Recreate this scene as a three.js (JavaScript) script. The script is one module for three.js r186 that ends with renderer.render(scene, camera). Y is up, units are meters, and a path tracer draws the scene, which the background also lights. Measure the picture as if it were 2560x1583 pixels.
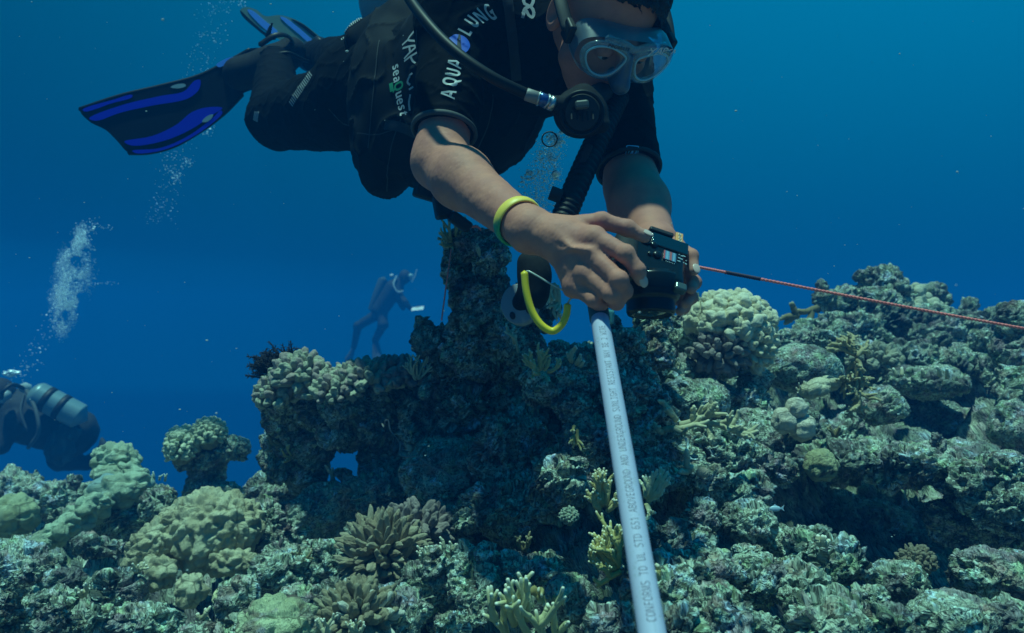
import * as THREE from 'three';
import { mergeGeometries } from 'three/addons/utils/BufferGeometryUtils.js';
import { RoundedBoxGeometry } from 'three/addons/geometries/RoundedBoxGeometry.js';
import { FontLoader } from 'three/addons/loaders/FontLoader.js';
import { createNoise3D } from 'simplex-noise';

// ---------------------------------------------------------------- camera, water light, sun, exposure
const scene = new THREE.Scene();
const FOV = 48, PITCH = 6 * Math.PI / 180, EYE = new THREE.Vector3(0, 1, 0);
const camera = new THREE.PerspectiveCamera(FOV, 1024 / 633, 0.02, 400);
camera.position.copy(EYE);
camera.rotation.x = PITCH;
camera.userData.fStop = 6.3; camera.focus = 1.15;
const renderer = new THREE.WebGLRenderer({ antialias: true });
renderer.toneMapping = THREE.LinearToneMapping;
renderer.toneMappingExposure = 0.88;
renderer.shadowMap.enabled = true;

// open water: light grows steadily upwards and towards the sun's side
const TOSUN = new THREE.Vector3(-0.10, 1, 0.24).normalize();
{
  const W = 512, H = 256, d = new Float32Array(W * H * 4), lerp = THREE.MathUtils.lerp;
  for (let r = 0; r < H; r++) for (let c = 0; c < W; c++) {
    const up = ((r + 0.5) / H - 0.5) * Math.PI, ro = ((c + 0.5) / W - 0.5) * 2 * Math.PI;
    const x = Math.cos(ro) * Math.cos(up), y = Math.sin(up);
    const t = Math.max(0, y), side = 0.5 + 0.5 * x;
    const g = (1 - Math.exp(-3.4 * t * t - 0.7 * t)) * (0.26 + 1.28 * side) + 0.15 * side * side * Math.cos(up);
    const i = (r * W + c) * 4;
    d[i] = 0; d[i + 1] = 0.002 + 0.28 * g; d[i + 2] = 0.010 + 0.50 * g; d[i + 3] = 1;
  }
  const t = new THREE.DataTexture(d, W, H, THREE.RGBAFormat, THREE.FloatType);
  t.mapping = THREE.EquirectangularReflectionMapping; t.magFilter = THREE.LinearFilter; t.needsUpdate = true;
  scene.background = t; scene.environment = t;
}
const sun = new THREE.DirectionalLight(new THREE.Color(0.52, 1.0, 0.80), 5.0);
sun.position.copy(TOSUN).multiplyScalar(8).add(new THREE.Vector3(0, 1, -1.5));
sun.target.position.set(0, 1, -1.5);
sun.castShadow = true; sun.shadow.radius = 4; sun.shadow.mapSize.set(4096, 4096);
Object.assign(sun.shadow.camera, { left: -6, right: 6, top: 6, bottom: -6, near: 0.1, far: 40 });
sun.name = 'sun'; scene.add(sun, sun.target);
scene.fog = new THREE.FogExp2(new THREE.Color(0.004, 0.26, 0.90), 0.052);

// ---------------------------------------------------------------- helpers
const V = (x, y, z) => new THREE.Vector3(x, y, z);
const FPX = 791.5 / Math.tan(FOV * Math.PI / 360);
const CP = Math.cos(PITCH), SP = Math.sin(PITCH);
// a point of the place from where the photograph shows it and how far away it is
function P(px, py, d) {
  const x = (px - 1280) / FPX * d, y = (791.5 - py) / FPX * d, z = -d;
  return V(EYE.x + x, EYE.y + y * CP - z * SP, EYE.z + y * SP + z * CP);
}
const mm = (px, d) => px / FPX * d;            // length of px photograph pixels at distance d
const RIGHT = V(1, 0, 0), UPV = V(0, CP, SP), FWD = V(0, SP, -CP);   // the camera's axes
function rng(seed) { let a = seed >>> 0; return () => { a = (a + 0x6D2B79F5) | 0; let t = Math.imul(a ^ (a >>> 15), 1 | a); t = (t + Math.imul(t ^ (t >>> 7), 61 | t)) ^ t; return ((t ^ (t >>> 14)) >>> 0) / 4294967296; }; }
const N3 = createNoise3D(rng(11)), clamp = THREE.MathUtils.clamp, lerp = THREE.MathUtils.lerp, sstep = (x, a, b) => { const t = clamp((x - a) / (b - a), 0, 1); return t * t * (3 - 2 * t); };
function fbm(x, y, z, o = 4, g = 0.5) { let s = 0, a = 1, n = 0; for (let i = 0; i < o; i++) { s += a * N3(x, y, z); n += a; a *= g; x = x * 2.03 + 7.1; y = y * 2.03 + 3.7; z = z * 2.03 + 1.3; } return s / n; }
function ridge(x, y, z, o = 4, g = 0.5) { let s = 0, a = 1, n = 0; for (let i = 0; i < o; i++) { s += a * (1 - Math.abs(N3(x, y, z))); n += a; a *= g; x = x * 2.07 + 5.1; y = y * 2.07 + 1.7; z = z * 2.07 + 9.3; } return s / n; }
function hash3(i, j, k) { let h = Math.imul(i, 374761393) ^ Math.imul(j, 668265263) ^ Math.imul(k, 2147483647 ^ 974634); h = Math.imul(h ^ (h >>> 13), 1274126177); h ^= h >>> 16; return h >>> 0; }
// cellular noise: distances to the nearest and second nearest of jittered points, and the nearest one's id
const WO = [0, 0, 0];
function worley(x, y, z, jit = 0.9) {
  const xi = Math.floor(x), yi = Math.floor(y), zi = Math.floor(z); let f1 = 9, f2 = 9, id = 0;
  for (let a = -1; a < 2; a++) for (let b = -1; b < 2; b++) for (let c = -1; c < 2; c++) {
    const h = hash3(xi + a, yi + b, zi + c);
    const dx = xi + a + 0.5 + jit * ((h & 1023) / 1023 - 0.5) - x, dy = yi + b + 0.5 + jit * (((h >> 10) & 1023) / 1023 - 0.5) - y, dz = zi + c + 0.5 + jit * (((h >> 20) & 1023) / 1023 - 0.5) - z;
    const d = dx * dx + dy * dy + dz * dz;
    if (d < f1) { f2 = f1; f1 = d; id = h; } else if (d < f2) f2 = d;
  }
  WO[0] = Math.sqrt(f1); WO[1] = Math.sqrt(f2); WO[2] = id; return WO;
}
const taken = {};
function numbered(name) { const k = taken[name] = (taken[name] ?? -1) + 1; return k ? name + '_' + String(k).padStart(3, '0') : name; }
function shade(o) { o.traverse((m) => { if (m.isMesh) { m.castShadow = true; m.receiveShadow = true; } }); return o; }
function tag(o, label, category, group, kind) { if (label) o.userData.label = label; if (category) o.userData.category = category; if (group) o.userData.group = group; if (kind) o.userData.kind = kind; return o; }
function thing(name, label, category, at = V(0, 0, 0), group) { const o = new THREE.Group(); o.name = numbered(name); o.position.copy(at); scene.add(o); return tag(o, label, category, group); }
function solo(name, geo, mat, label, category, group, kind) { const o = new THREE.Mesh(geo, mat); o.name = numbered(name); scene.add(o); shade(o); return tag(o, label, category, group, kind); }
function part(name, geo, mat, parent, label) { const o = new THREE.Mesh(geo, mat); o.name = name; if (label) o.userData.label = label; parent.add(o); shade(o); return o; }
// geometry built in the place's own coordinates, hung under a thing that stands elsewhere
function local(geo, root) { const p = root.getWorldPosition ? root.position : root; geo.translate(-p.x, -p.y, -p.z); return geo; }
const STD = (o) => new THREE.MeshStandardMaterial({ roughness: 0.8, ...o });
const PHY = (o) => new THREE.MeshPhysicalMaterial({ roughness: 0.8, ...o });
const rgb = (r, g, b) => new THREE.Color().setRGB(r, g, b);
function geom(pos, idx, col, nor) {
  const g = new THREE.BufferGeometry(); g.setAttribute('position', new THREE.BufferAttribute(pos instanceof Float32Array ? pos : new Float32Array(pos), 3));
  g.setIndex(new THREE.BufferAttribute(idx instanceof Uint32Array ? idx : new Uint32Array(idx), 1));
  if (col) g.setAttribute('color', new THREE.BufferAttribute(col instanceof Float32Array ? col : new Float32Array(col), 3));
  if (nor) g.setAttribute('normal', new THREE.BufferAttribute(nor, 3)); else g.computeVertexNormals();
  return g;
}
// merges geometries that may differ in uv and colour
function merge(list) {
  const l = list.map((g) => {
    const h = g.index ? g : (() => { const n = g.clone(); n.setIndex([...Array(n.attributes.position.count).keys()]); return n; })();
    const o = new THREE.BufferGeometry(); o.setAttribute('position', h.attributes.position); o.setAttribute('normal', h.attributes.normal); o.setIndex(h.index);
    if (list.every((q) => q.attributes.color)) o.setAttribute('color', h.attributes.color);
    if (list.every((q) => q.attributes.uv)) o.setAttribute('uv', h.attributes.uv);
    return o;
  });
  return mergeGeometries(l, false);
}
// a ball of n x n x 6 cells with shared vertices (unit directions), kept per n
const balls = {};
function ball(n) {
  if (balls[n]) return balls[n];
  const at = new Map(), dirs = [], idx = [];
  const v = (i, j, k) => { const key = (i * (n + 1) + j) * (n + 1) + k; let q = at.get(key); if (q === undefined) { q = dirs.length / 3; at.set(key, q); const t = (m) => Math.tan((m / n * 2 - 1) * Math.PI / 4), x = t(i), y = t(j), z = t(k), l = Math.hypot(x, y, z); dirs.push(x / l, y / l, z / l); } return q; };
  for (let a = 0; a < n; a++) for (let b = 0; b < n; b++) for (const [f, fl] of [[(p, q) => v(0, p, q), 1], [(p, q) => v(n, p, q), 0], [(p, q) => v(p, 0, q), 0], [(p, q) => v(p, n, q), 1], [(p, q) => v(p, q, 0), 1], [(p, q) => v(p, q, n), 0]]) {
    const A = f(a, b), B = f(a + 1, b), C = f(a + 1, b + 1), D = f(a, b + 1);
    if (fl) idx.push(A, C, B, A, D, C); else idx.push(A, B, C, A, C, D);
  }
  return balls[n] = { dirs: new Float32Array(dirs), idx: new Uint32Array(idx) };
}
// texture coordinates in metres across the axis that a face looks along
function boxUV(p, e, uv, i) { const x = Math.abs(e.x), y = Math.abs(e.y), z = Math.abs(e.z); if (x > y && x > z) { uv[i * 2] = p.z + 0.1 * p.x; uv[i * 2 + 1] = p.y + 0.14 * p.x; } else if (y > z) { uv[i * 2] = p.x + 0.1 * p.y; uv[i * 2 + 1] = p.z + 0.14 * p.y; } else { uv[i * 2] = p.x + 0.1 * p.z; uv[i * 2 + 1] = p.y + 0.14 * p.z; } }
// a rounded mass: radii r, turned by q; shape(dir, point) gives the share of radius and paint(point, dir, out) the colour
function mass(c, r, n, disp, paint, q, uvs) {
  const B = ball(n), m = B.dirs.length / 3, uv = uvs ? new Float32Array(m * 2) : null, pos = new Float32Array(m * 3), col = paint ? new Float32Array(m * 3) : null, d = V(), p = V(), o = [0, 0, 0];
  for (let i = 0; i < m; i++) {
    d.fromArray(B.dirs, i * 3); p.set(d.x * r.x, d.y * r.y, d.z * r.z); if (q) p.applyQuaternion(q);
    const e = d.clone(); e.set(d.x / r.x, d.y / r.y, d.z / r.z).normalize(); if (q) e.applyQuaternion(q);
    p.add(c); disp(p, e, d); if (uv) boxUV(p, e, uv, i); p.toArray(pos, i * 3);
    if (paint) { paint(p, e, o); col[i * 3] = o[0]; col[i * 3 + 1] = o[1]; col[i * 3 + 2] = o[2]; }
  }
  const G = geom(pos, B.idx.slice(), col); if (uv) G.setAttribute('uv', new THREE.BufferAttribute(uv, 2)); return G;
}
// a tube of changing radius along points (closed with round ends); pts: Vector3[], rad: number[]
function tube(pts, rad, seg = 8, cap = true, flat = 1) {
  const n = pts.length, pos = [], idx = [], t = V(), u = V(), w = V(), prev = V();
  const tangent = (i) => pts[Math.min(i + 1, n - 1)].clone().sub(pts[Math.max(i - 1, 0)]).normalize();
  t.copy(tangent(0)); u.set(0, 1, 0); if (Math.abs(t.y) > 0.9) u.set(1, 0, 0); u.addScaledVector(t, -u.dot(t)).normalize();
  for (let i = 0; i < n; i++) {
    t.copy(tangent(i)); u.addScaledVector(t, -u.dot(t)).normalize(); w.crossVectors(t, u);
    const r = Array.isArray(rad) ? rad[i] : rad;
    for (let s = 0; s < seg; s++) { const a = s / seg * Math.PI * 2; prev.copy(pts[i]).addScaledVector(u, Math.cos(a) * r).addScaledVector(w, Math.sin(a) * r * flat); pos.push(prev.x, prev.y, prev.z); }
  }
  for (let i = 0; i < n - 1; i++) for (let s = 0; s < seg; s++) { const a = i * seg + s, b = i * seg + (s + 1) % seg; idx.push(a, b, a + seg, b, b + seg, a + seg); }
  if (cap) for (const [e, f] of [[0, -1], [n - 1, 1]]) {
    const tt = tangent(e), r = (Array.isArray(rad) ? rad[e] : rad) * 0.7, tip = pos.length / 3; prev.copy(pts[e]).addScaledVector(tt, f * r); pos.push(prev.x, prev.y, prev.z);
    for (let s = 0; s < seg; s++) { const a = e * seg + s, b = e * seg + (s + 1) % seg; if (f > 0) idx.push(a, b, tip); else idx.push(b, a, tip); }
  }
  return geom(pos, idx);
}
const spline = (pts, n) => new THREE.CatmullRomCurve3(pts, false, 'centripetal').getPoints(n);
// ---- fields: a distance function is meshed on a grid (surface nets), cells away from the surface are skipped in blocks
const smin = (a, b, k) => { const h = Math.max(k - Math.abs(a - b), 0) / k; return Math.min(a, b) - h * h * k * 0.25; };
const smax = (a, b, k) => -smin(-a, -b, k);
function cap3(p, a, b, ra, rb) {   // tapered capsule
  const bx = b.x - a.x, by = b.y - a.y, bz = b.z - a.z, px = p.x - a.x, py = p.y - a.y, pz = p.z - a.z;
  const h = clamp((px * bx + py * by + pz * bz) / (bx * bx + by * by + bz * bz + 1e-12), 0, 1);
  return Math.hypot(px - bx * h, py - by * h, pz - bz * h) - (ra + (rb - ra) * h);
}
function ell(p, c, r, q) {   // ellipsoid, q: inverse turn
  let x = p.x - c.x, y = p.y - c.y, z = p.z - c.z;
  if (q) { const v = ell.v.set(x, y, z).applyQuaternion(q); x = v.x; y = v.y; z = v.z; }
  const k0 = Math.hypot(x / r.x, y / r.y, z / r.z), k1 = Math.hypot(x / (r.x * r.x), y / (r.y * r.y), z / (r.z * r.z));
  return k0 < 1e-6 ? -Math.min(r.x, r.y, r.z) : k0 * (k0 - 1) / k1;
}
ell.v = V();
function field(f, lo, hi, cell, paint) {
  const B = 6, nx = Math.ceil((hi.x - lo.x) / cell / B) * B, ny = Math.ceil((hi.y - lo.y) / cell / B) * B, nz = Math.ceil((hi.z - lo.z) / cell / B) * B;
  const X = nx + 1, Y = ny + 1, val = new Float32Array(X * Y * (nz + 1)).fill(1e3), p = V();
  const at = (i, j, k) => (k * Y + j) * X + i;
  const half = cell * B * 0.5 * 1.7321 * 1.35;
  for (let k = 0; k < nz; k += B) for (let j = 0; j < ny; j += B) for (let i = 0; i < nx; i += B) {
    p.set(lo.x + (i + B / 2) * cell, lo.y + (j + B / 2) * cell, lo.z + (k + B / 2) * cell);
    const c = f(p);
    if (Math.abs(c) > half + cell) { if (c < 0) for (let c2 = 0; c2 <= B; c2++) for (let b = 0; b <= B; b++) for (let a = 0; a <= B; a++) { const q = at(i + a, j + b, k + c2); if (val[q] === 1e3) val[q] = -1; } continue; }
    for (let c2 = 0; c2 <= B; c2++) for (let b = 0; b <= B; b++) for (let a = 0; a <= B; a++) { const q = at(i + a, j + b, k + c2); if (Math.abs(val[q]) >= 1) { p.set(lo.x + (i + a) * cell, lo.y + (j + b) * cell, lo.z + (k + c2) * cell); val[q] = clamp(f(p), -0.99, 0.99); } }
  }
  const vert = new Int32Array(X * Y * (nz + 1)).fill(-1), pos = [], idx = [];
  const E = [[0, 1], [2, 3], [4, 5], [6, 7], [0, 2], [1, 3], [4, 6], [5, 7], [0, 4], [1, 5], [2, 6], [3, 7]];
  const v8 = new Float32Array(8);
  for (let k = 0; k < nz; k++) for (let j = 0; j < ny; j++) for (let i = 0; i < nx; i++) {
    let m = 0; for (let c = 0; c < 8; c++) { v8[c] = val[at(i + (c & 1), j + ((c >> 1) & 1), k + (c >> 2))]; if (v8[c] < 0) m |= 1 << c; }
    if (m === 0 || m === 255) continue;
    let x = 0, y = 0, z = 0, n = 0;
    for (const [a, b] of E) if ((v8[a] < 0) !== (v8[b] < 0)) { const t = v8[a] / (v8[a] - v8[b]); x += lerp(a & 1, b & 1, t); y += lerp((a >> 1) & 1, (b >> 1) & 1, t); z += lerp(a >> 2, b >> 2, t); n++; }
    vert[at(i, j, k)] = pos.length / 3; pos.push(lo.x + (i + x / n) * cell, lo.y + (j + y / n) * cell, lo.z + (k + z / n) * cell);
  }
  for (let k = 1; k < nz; k++) for (let j = 1; j < ny; j++) for (let i = 1; i < nx; i++) {
    const s = val[at(i, j, k)] < 0;
    for (let ax = 0; ax < 3; ax++) {
      const e = val[at(i + (ax === 0), j + (ax === 1), k + (ax === 2))] < 0; if (s === e) continue;
      const [du, dv] = ax === 0 ? [[0, 1, 0], [0, 0, 1]] : ax === 1 ? [[0, 0, 1], [1, 0, 0]] : [[1, 0, 0], [0, 1, 0]];
      const a = vert[at(i, j, k)], b = vert[at(i - du[0], j - du[1], k - du[2])], c = vert[at(i - du[0] - dv[0], j - du[1] - dv[1], k - du[2] - dv[2])], d = vert[at(i - dv[0], j - dv[1], k - dv[2])];
      if (a < 0 || b < 0 || c < 0 || d < 0) continue;
      if (s) idx.push(a, b, c, a, c, d); else idx.push(a, c, b, a, d, c);
    }
  }
  const m = pos.length / 3, nor = new Float32Array(m * 3), col = paint ? new Float32Array(m * 3) : null, h = cell * 0.5, q = V(), o = [0, 0, 0];
  const grad = (p) => { const s = (x, y, z) => f(q.set(x, y, z)); return V(s(p.x + h, p.y, p.z) - s(p.x - h, p.y, p.z), s(p.x, p.y + h, p.z) - s(p.x, p.y - h, p.z), s(p.x, p.y, p.z + h) - s(p.x, p.y, p.z - h)); };
  for (let i = 0; i < m; i++) {
    p.fromArray(pos, i * 3);
    const g = grad(p), l = g.length() / (2 * h); g.normalize();
    const st = clamp(f(q.copy(p)) / Math.max(l, 0.3), -cell * 0.7, cell * 0.7); p.addScaledVector(g, -st);
    pos[i * 3] = p.x; pos[i * 3 + 1] = p.y; pos[i * 3 + 2] = p.z; nor[i * 3] = g.x; nor[i * 3 + 1] = g.y; nor[i * 3 + 2] = g.z;
    if (paint) { paint(p, g, o); col[i * 3] = o[0]; col[i * 3 + 1] = o[1]; col[i * 3 + 2] = o[2]; }
  }
  return geom(pos, idx, col, nor);
}
// ---------------------------------------------------------------- the reef: sea bed, slope and the rock it is built of
const C_TAN = [0.27, 0.235, 0.165], C_PALE = [0.44, 0.42, 0.33], C_MAUVE = [0.155, 0.105, 0.10], C_OLIVE = [0.12, 0.115, 0.06], C_DARK = [0.045, 0.04, 0.034], C_LAV = [0.38, 0.40, 0.46], C_RUST = [0.19, 0.10, 0.065], C_SPONGE = [0.035, 0.028, 0.028];
const mix3 = (o, c, t) => { o[0] += (c[0] - o[0]) * t; o[1] += (c[1] - o[1]) * t; o[2] += (c[2] - o[2]) * t; };
// crusts, turf and bare limestone: what grows where is told by noise and a rock's pale value
function rockPaint(s = 0, pale0 = 0.5, warm = 0.5) {
  const pale = 0.38 + 0.3 * pale0;   // one reef: small differences, part bleaching, part sun and shade painted into named rocks
  return (p, e, o) => {
    const x = p.x + s, y = p.y - s * 0.7, z = p.z + s * 1.3;
    const a = fbm(x * 9, y * 9, z * 9, 3), b = fbm(x * 26 + 4, y * 26, z * 26, 3), c = N3(x * 85, y * 85, z * 85), d = N3(x * 190, y * 190 + 3, z * 190);
    o[0] = C_TAN[0]; o[1] = C_TAN[1]; o[2] = C_TAN[2];
    mix3(o, C_MAUVE, sstep(a + b * 0.6, 0.05, 0.35) * 0.85);
    mix3(o, C_OLIVE, sstep(b - a * 0.5 + (0.5 - pale) * 0.5, -0.02, 0.4) * 0.9);
    mix3(o, C_RUST, sstep(N3(x * 14 + 9, y * 14, z * 14) + c * 0.3, 0.5 - warm * 0.2, 0.9) * 0.7);
    mix3(o, C_PALE, sstep(c * 0.6 + b * 0.5 - a * 0.4 + (pale - 0.5) * 0.8, 0.18, 0.55) * 0.9);
    mix3(o, C_LAV, sstep(N3(x * 11, y * 11 + 20, z * 11) + c * 0.35, 0.62, 0.95) * 0.6);
    mix3(o, C_DARK, sstep(d * 0.5 + c * 0.5 - pale * 0.2, 0.28, 0.6) * 0.75);
    mix3(o, C_SPONGE, 0.55 * sstep(N3(x * 5 + 2, y * 5, z * 5) + 0.4 * b, 0.25, 0.6));  // patches of dark sponge and algae, strewn by noise
    const g = 1 + 0.22 * d + 0.14 * N3(x * 330, y * 330, z * 330); o[0] *= g; o[1] *= g; o[2] *= g;
  };
}
// rough limestone relief in metres: lumps, ridges, holes and grain
function relief(k = 1, hole = 1, s = 0) {
  return (x, y, z) => {
    x += s; z -= s;
    const wx = N3(x * 16, y * 16, z * 16) * 0.022, wz = N3(x * 16, y * 16 + 9, z * 16) * 0.022, wy = N3(x * 40 + 5, y * 40, z * 40) * 0.008;
    const X = x + wx + wy, Y = y + wz - wy, Z = z - wx + wz;
    const mask = 0.5 + 0.7 * N3(x * 8 + 3, y * 8, z * 8);
    let h = fbm(X * 15, Y * 15, Z * 15, 3, 0.55) * 0.021;
    const w = worley(X * 32, Y * 32, Z * 32); h += (0.42 - w[0]) * 0.012 * mask;
    const v = worley(X * 95 + 3, Y * 95, Z * 95); h += (0.4 - v[0]) * 0.006 * (0.3 + mask);
    h -= sstep(N3(X * 20 + 40, Y * 20, Z * 20), 0.34, 0.5) * 0.026 * hole + sstep(N3(X * 58 + 4, Y * 58, Z * 58), 0.32, 0.5) * 0.010 * hole * (0.4 + mask);
    h += N3(x * 150, y * 150, z * 150) * 0.0026 + N3(x * 270, y * 270, z * 270) * 0.0018;
    return h * k;
  };
}
// fine grain of crusts, turf and pits: a tile of 0.22 m that repeats
const grain = (() => {
  const S = 1024, col = new Uint8Array(S * S * 4), hgt8 = new Uint8Array(S * S * 4), R = rng(77);
  const layer = (n) => { const g = new Float32Array(n * n).map(() => R()); return (x, y) => { x = x * n; y = y * n; const i = Math.floor(x), j = Math.floor(y), u = x - i, v = y - j, s = u * u * (3 - 2 * u), t = v * v * (3 - 2 * v), q = (a, b) => g[((b % n) + n) % n * n + ((a % n) + n) % n]; return lerp(lerp(q(i, j), q(i + 1, j), s), lerp(q(i, j + 1), q(i + 1, j + 1), s), t); }; };
  const cells = (n) => { const px = new Float32Array(n * n).map(() => R()), py = new Float32Array(n * n).map(() => R()), id = new Float32Array(n * n).map(() => R()); return (x, y) => { x *= n; y *= n; const i = Math.floor(x), j = Math.floor(y); let f = 9, k = 0; for (let b = -1; b < 2; b++) for (let a = -1; a < 2; a++) { const q = ((j + b) % n + n) % n * n + ((i + a) % n + n) % n, d = (i + a + px[q] - x) ** 2 + (j + b + py[q] - y) ** 2; if (d < f) { f = d; k = id[q]; } } return [Math.sqrt(f), k]; }; };
  const n1 = layer(14), n2 = layer(33), n3 = layer(90), n4 = layer(230), c1 = cells(34), c2 = cells(80);
  for (let y = 0; y < S; y++) for (let x = 0; x < S; x++) {
    const u = x / S, v = y / S, wu = u + 0.012 * (n2(u, v) - 0.5), wv = v + 0.012 * (n2(v + 0.3, u) - 0.5), a = n1(wu, wv), b = n2(wu, wv), c = n3(wu, wv), d = n4(u, v), [f, k] = c1(wu, wv), [f2, k2] = c2(wu, wv), o = (y * S + x) * 4;
    const pit = sstep(f, 0.34, 0.16) * (k > 0.5 ? 1 : 0), pit2 = sstep(f2, 0.4, 0.15) * (k2 > 0.55 ? 1 : 0), crumb = sstep(f2, 0.5, 0.2) * (k2 < 0.3 ? 1 : 0);
    const hh = 0.5 + 0.35 * (b - 0.5) + 0.3 * (c - 0.5) + 0.16 * (d - 0.5) - 0.3 * pit - 0.2 * pit2 + 0.22 * crumb;
    let t = 0.72 + 0.5 * (b - 0.5) + 0.7 * (c - 0.5) + 0.35 * (d - 0.5) - 0.42 * pit - 0.3 * pit2 + 0.5 * crumb + 0.3 * sstep(a, 0.55, 0.8) * c;
    const pink = sstep(n1(wv + 0.4, wu), 0.6, 0.8), green = sstep(n1(wu + 0.7, wv + 0.2), 0.6, 0.85);
    t = clamp(t, 0.12, 1); col[o] = 255 * clamp(t * (1 + 0.12 * pink - 0.14 * green), 0, 1); col[o + 1] = 255 * clamp(t * (1 - 0.1 * pink), 0, 1); col[o + 2] = 255 * clamp(t * (1 + 0.02 * pink - 0.22 * green), 0, 1); col[o + 3] = 255;
    hgt8[o] = hgt8[o + 1] = hgt8[o + 2] = 255 * clamp(hh, 0, 1); hgt8[o + 3] = 255;
  }
  const T = (d, srgb) => { const t = new THREE.DataTexture(d, S, S); t.wrapS = t.wrapT = THREE.RepeatWrapping; t.repeat.set(1 / 0.22, 1 / 0.22); t.magFilter = THREE.LinearFilter; t.needsUpdate = true; return t; };
  return { map: T(col), bump: T(hgt8) };
})();
const rockM = STD({ vertexColors: true, color: rgb(1.8, 2.4, 2.65), roughness: 0.92, map: grain.map, bumpMap: grain.bump, bumpScale: 0.0042 }); rockM.name = 'reef rock';
const cellN = (r, d, e = 1) => clamp(Math.round(r * 1.571 / Math.max(0.0028, 1.7 * d / 711 * e)), 10, 150);
// one rough rock where the photograph shows it: centre, half width and half height in photograph pixels
function rockGeo(px, py, d, rpx, rpy, o = {}) {
  const c = P(px, py, d), rx = mm(rpx, d), ry = mm(rpy, d), rz = (o.deep ?? 1) * (rx + ry) / 2, s = o.s ?? (px * 0.013 + py * 0.031), big = o.big ?? 0.25;
  const q = new THREE.Quaternion().setFromEuler(new THREE.Euler(o.tx ?? 0, o.ty ?? 0, o.tz ?? 0)), R = (rx + ry) / 2, k = o.k ?? clamp(R / 0.13, 0.45, 1.1), rel = relief(k, o.hole ?? 1, s);
  const g = mass(c, V(rx, ry, rz), cellN(Math.max(rx, ry), d, o.e), (p, e) => {
    const u = 1 / R; let m = fbm(p.x * u * 0.9 + s, p.y * u * 0.9, p.z * u * 0.9, 2) * big * R;
    m += k * 0.05 * fbm(p.x * 4.5 + s, p.y * 4.5, p.z * 4.5, 2); p.addScaledVector(e, m);
  }, null, q);
  // the fine relief stands on the form itself
  const P0 = g.attributes.position, N0 = g.attributes.normal, n = P0.count, col = new Float32Array(n * 3), uv = new Float32Array(n * 2), p = V(), e = V(), out = [0, 0, 0], pt = o.paint ?? rockPaint(s * 0.1, o.pale ?? 0.5, o.warm ?? 0.5);
  for (let i = 0; i < n; i++) { p.fromBufferAttribute(P0, i); e.fromBufferAttribute(N0, i); p.addScaledVector(e, rel(p.x, p.y, p.z)); P0.setXYZ(i, p.x, p.y, p.z); boxUV(p, e, uv, i); pt(p, e, out); col[i * 3] = out[0]; col[i * 3 + 1] = out[1]; col[i * 3 + 2] = out[2]; }
  g.setAttribute('color', new THREE.BufferAttribute(col, 3)); g.setAttribute('uv', new THREE.BufferAttribute(uv, 2)); g.computeVertexNormals(); return g;
}
// ground height through points the photograph gives, falling away to the sea floor
const GP = [[-200, 1640, 0.95], [0, 1590, 1.02], [400, 1600, 0.95], [700, 1610, 0.92], [1000, 1610, 0.86], [1300, 1625, 0.8], [1600, 1640, 0.74], [1900, 1620, 0.8], [2250, 1620, 0.85], [2560, 1620, 0.85], [2760, 1620, 0.9],
  [-200, 1440, 1.3], [0, 1440, 1.3], [400, 1450, 1.28], [700, 1440, 1.3], [1000, 1450, 1.22], [1300, 1470, 1.1], [1600, 1430, 0.98], [1900, 1470, 1.05], [2200, 1560, 1.15], [2560, 1440, 1.15], [2800, 1440, 1.2],
  [-200, 1270, 1.8], [0, 1270, 1.8], [300, 1290, 1.7], [600, 1290, 1.7], [900, 1290, 1.6], [1200, 1290, 1.45], [1500, 1230, 1.2], [1800, 1230, 1.28], [2150, 1620, 1.3], [1980, 1560, 1.3], [2320, 1620, 1.3], [2150, 1480, 1.6], [2500, 1330, 1.5], [2800, 1260, 1.6],
  [-200, 1190, 2.6], [0, 1185, 2.6], [300, 1195, 2.6], [600, 1215, 2.4], [900, 1200, 2.0], [1200, 1080, 1.7], [1500, 1030, 1.4], [1800, 1060, 1.5], [2080, 1160, 1.75], [2220, 1210, 1.75], [2450, 1210, 1.75], [2300, 1080, 2.15], [2800, 1080, 1.8],
  [1350, 900, 1.6], [1600, 890, 1.6], [1900, 920, 1.95], [2200, 900, 2.15], [2500, 880, 2.05], [1700, 860, 2.2], [2000, 830, 2.6], [2250, 790, 2.8], [2500, 800, 2.7], [2850, 800, 2.8],
  [1300, 1010, 2.1], [1100, 1160, 2.3], [800, 1270, 2.9], [300, 1260, 3.6], [-300, 1250, 3.6], [900, 1240, 3.6], [1500, 1000, 2.6], [1750, 960, 3.2], [2200, 870, 3.6], [2800, 880, 3.6]].map(([x, y, d]) => P(x, y, d));
function ground(x, z) {
  let s = 0, w = 0;
  for (const g of GP) { const q = (g.x - x) ** 2 + (g.z - z) ** 2 + 0.004, k = 1 / (q * q); s += k * g.y; w += k; }
  const far = sstep(Math.hypot(x * 0.8, z + 1.2), 2.4, 6.5);
  return lerp(s / w, -5, far);
}
const reefParts = []; let hgt;

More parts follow.
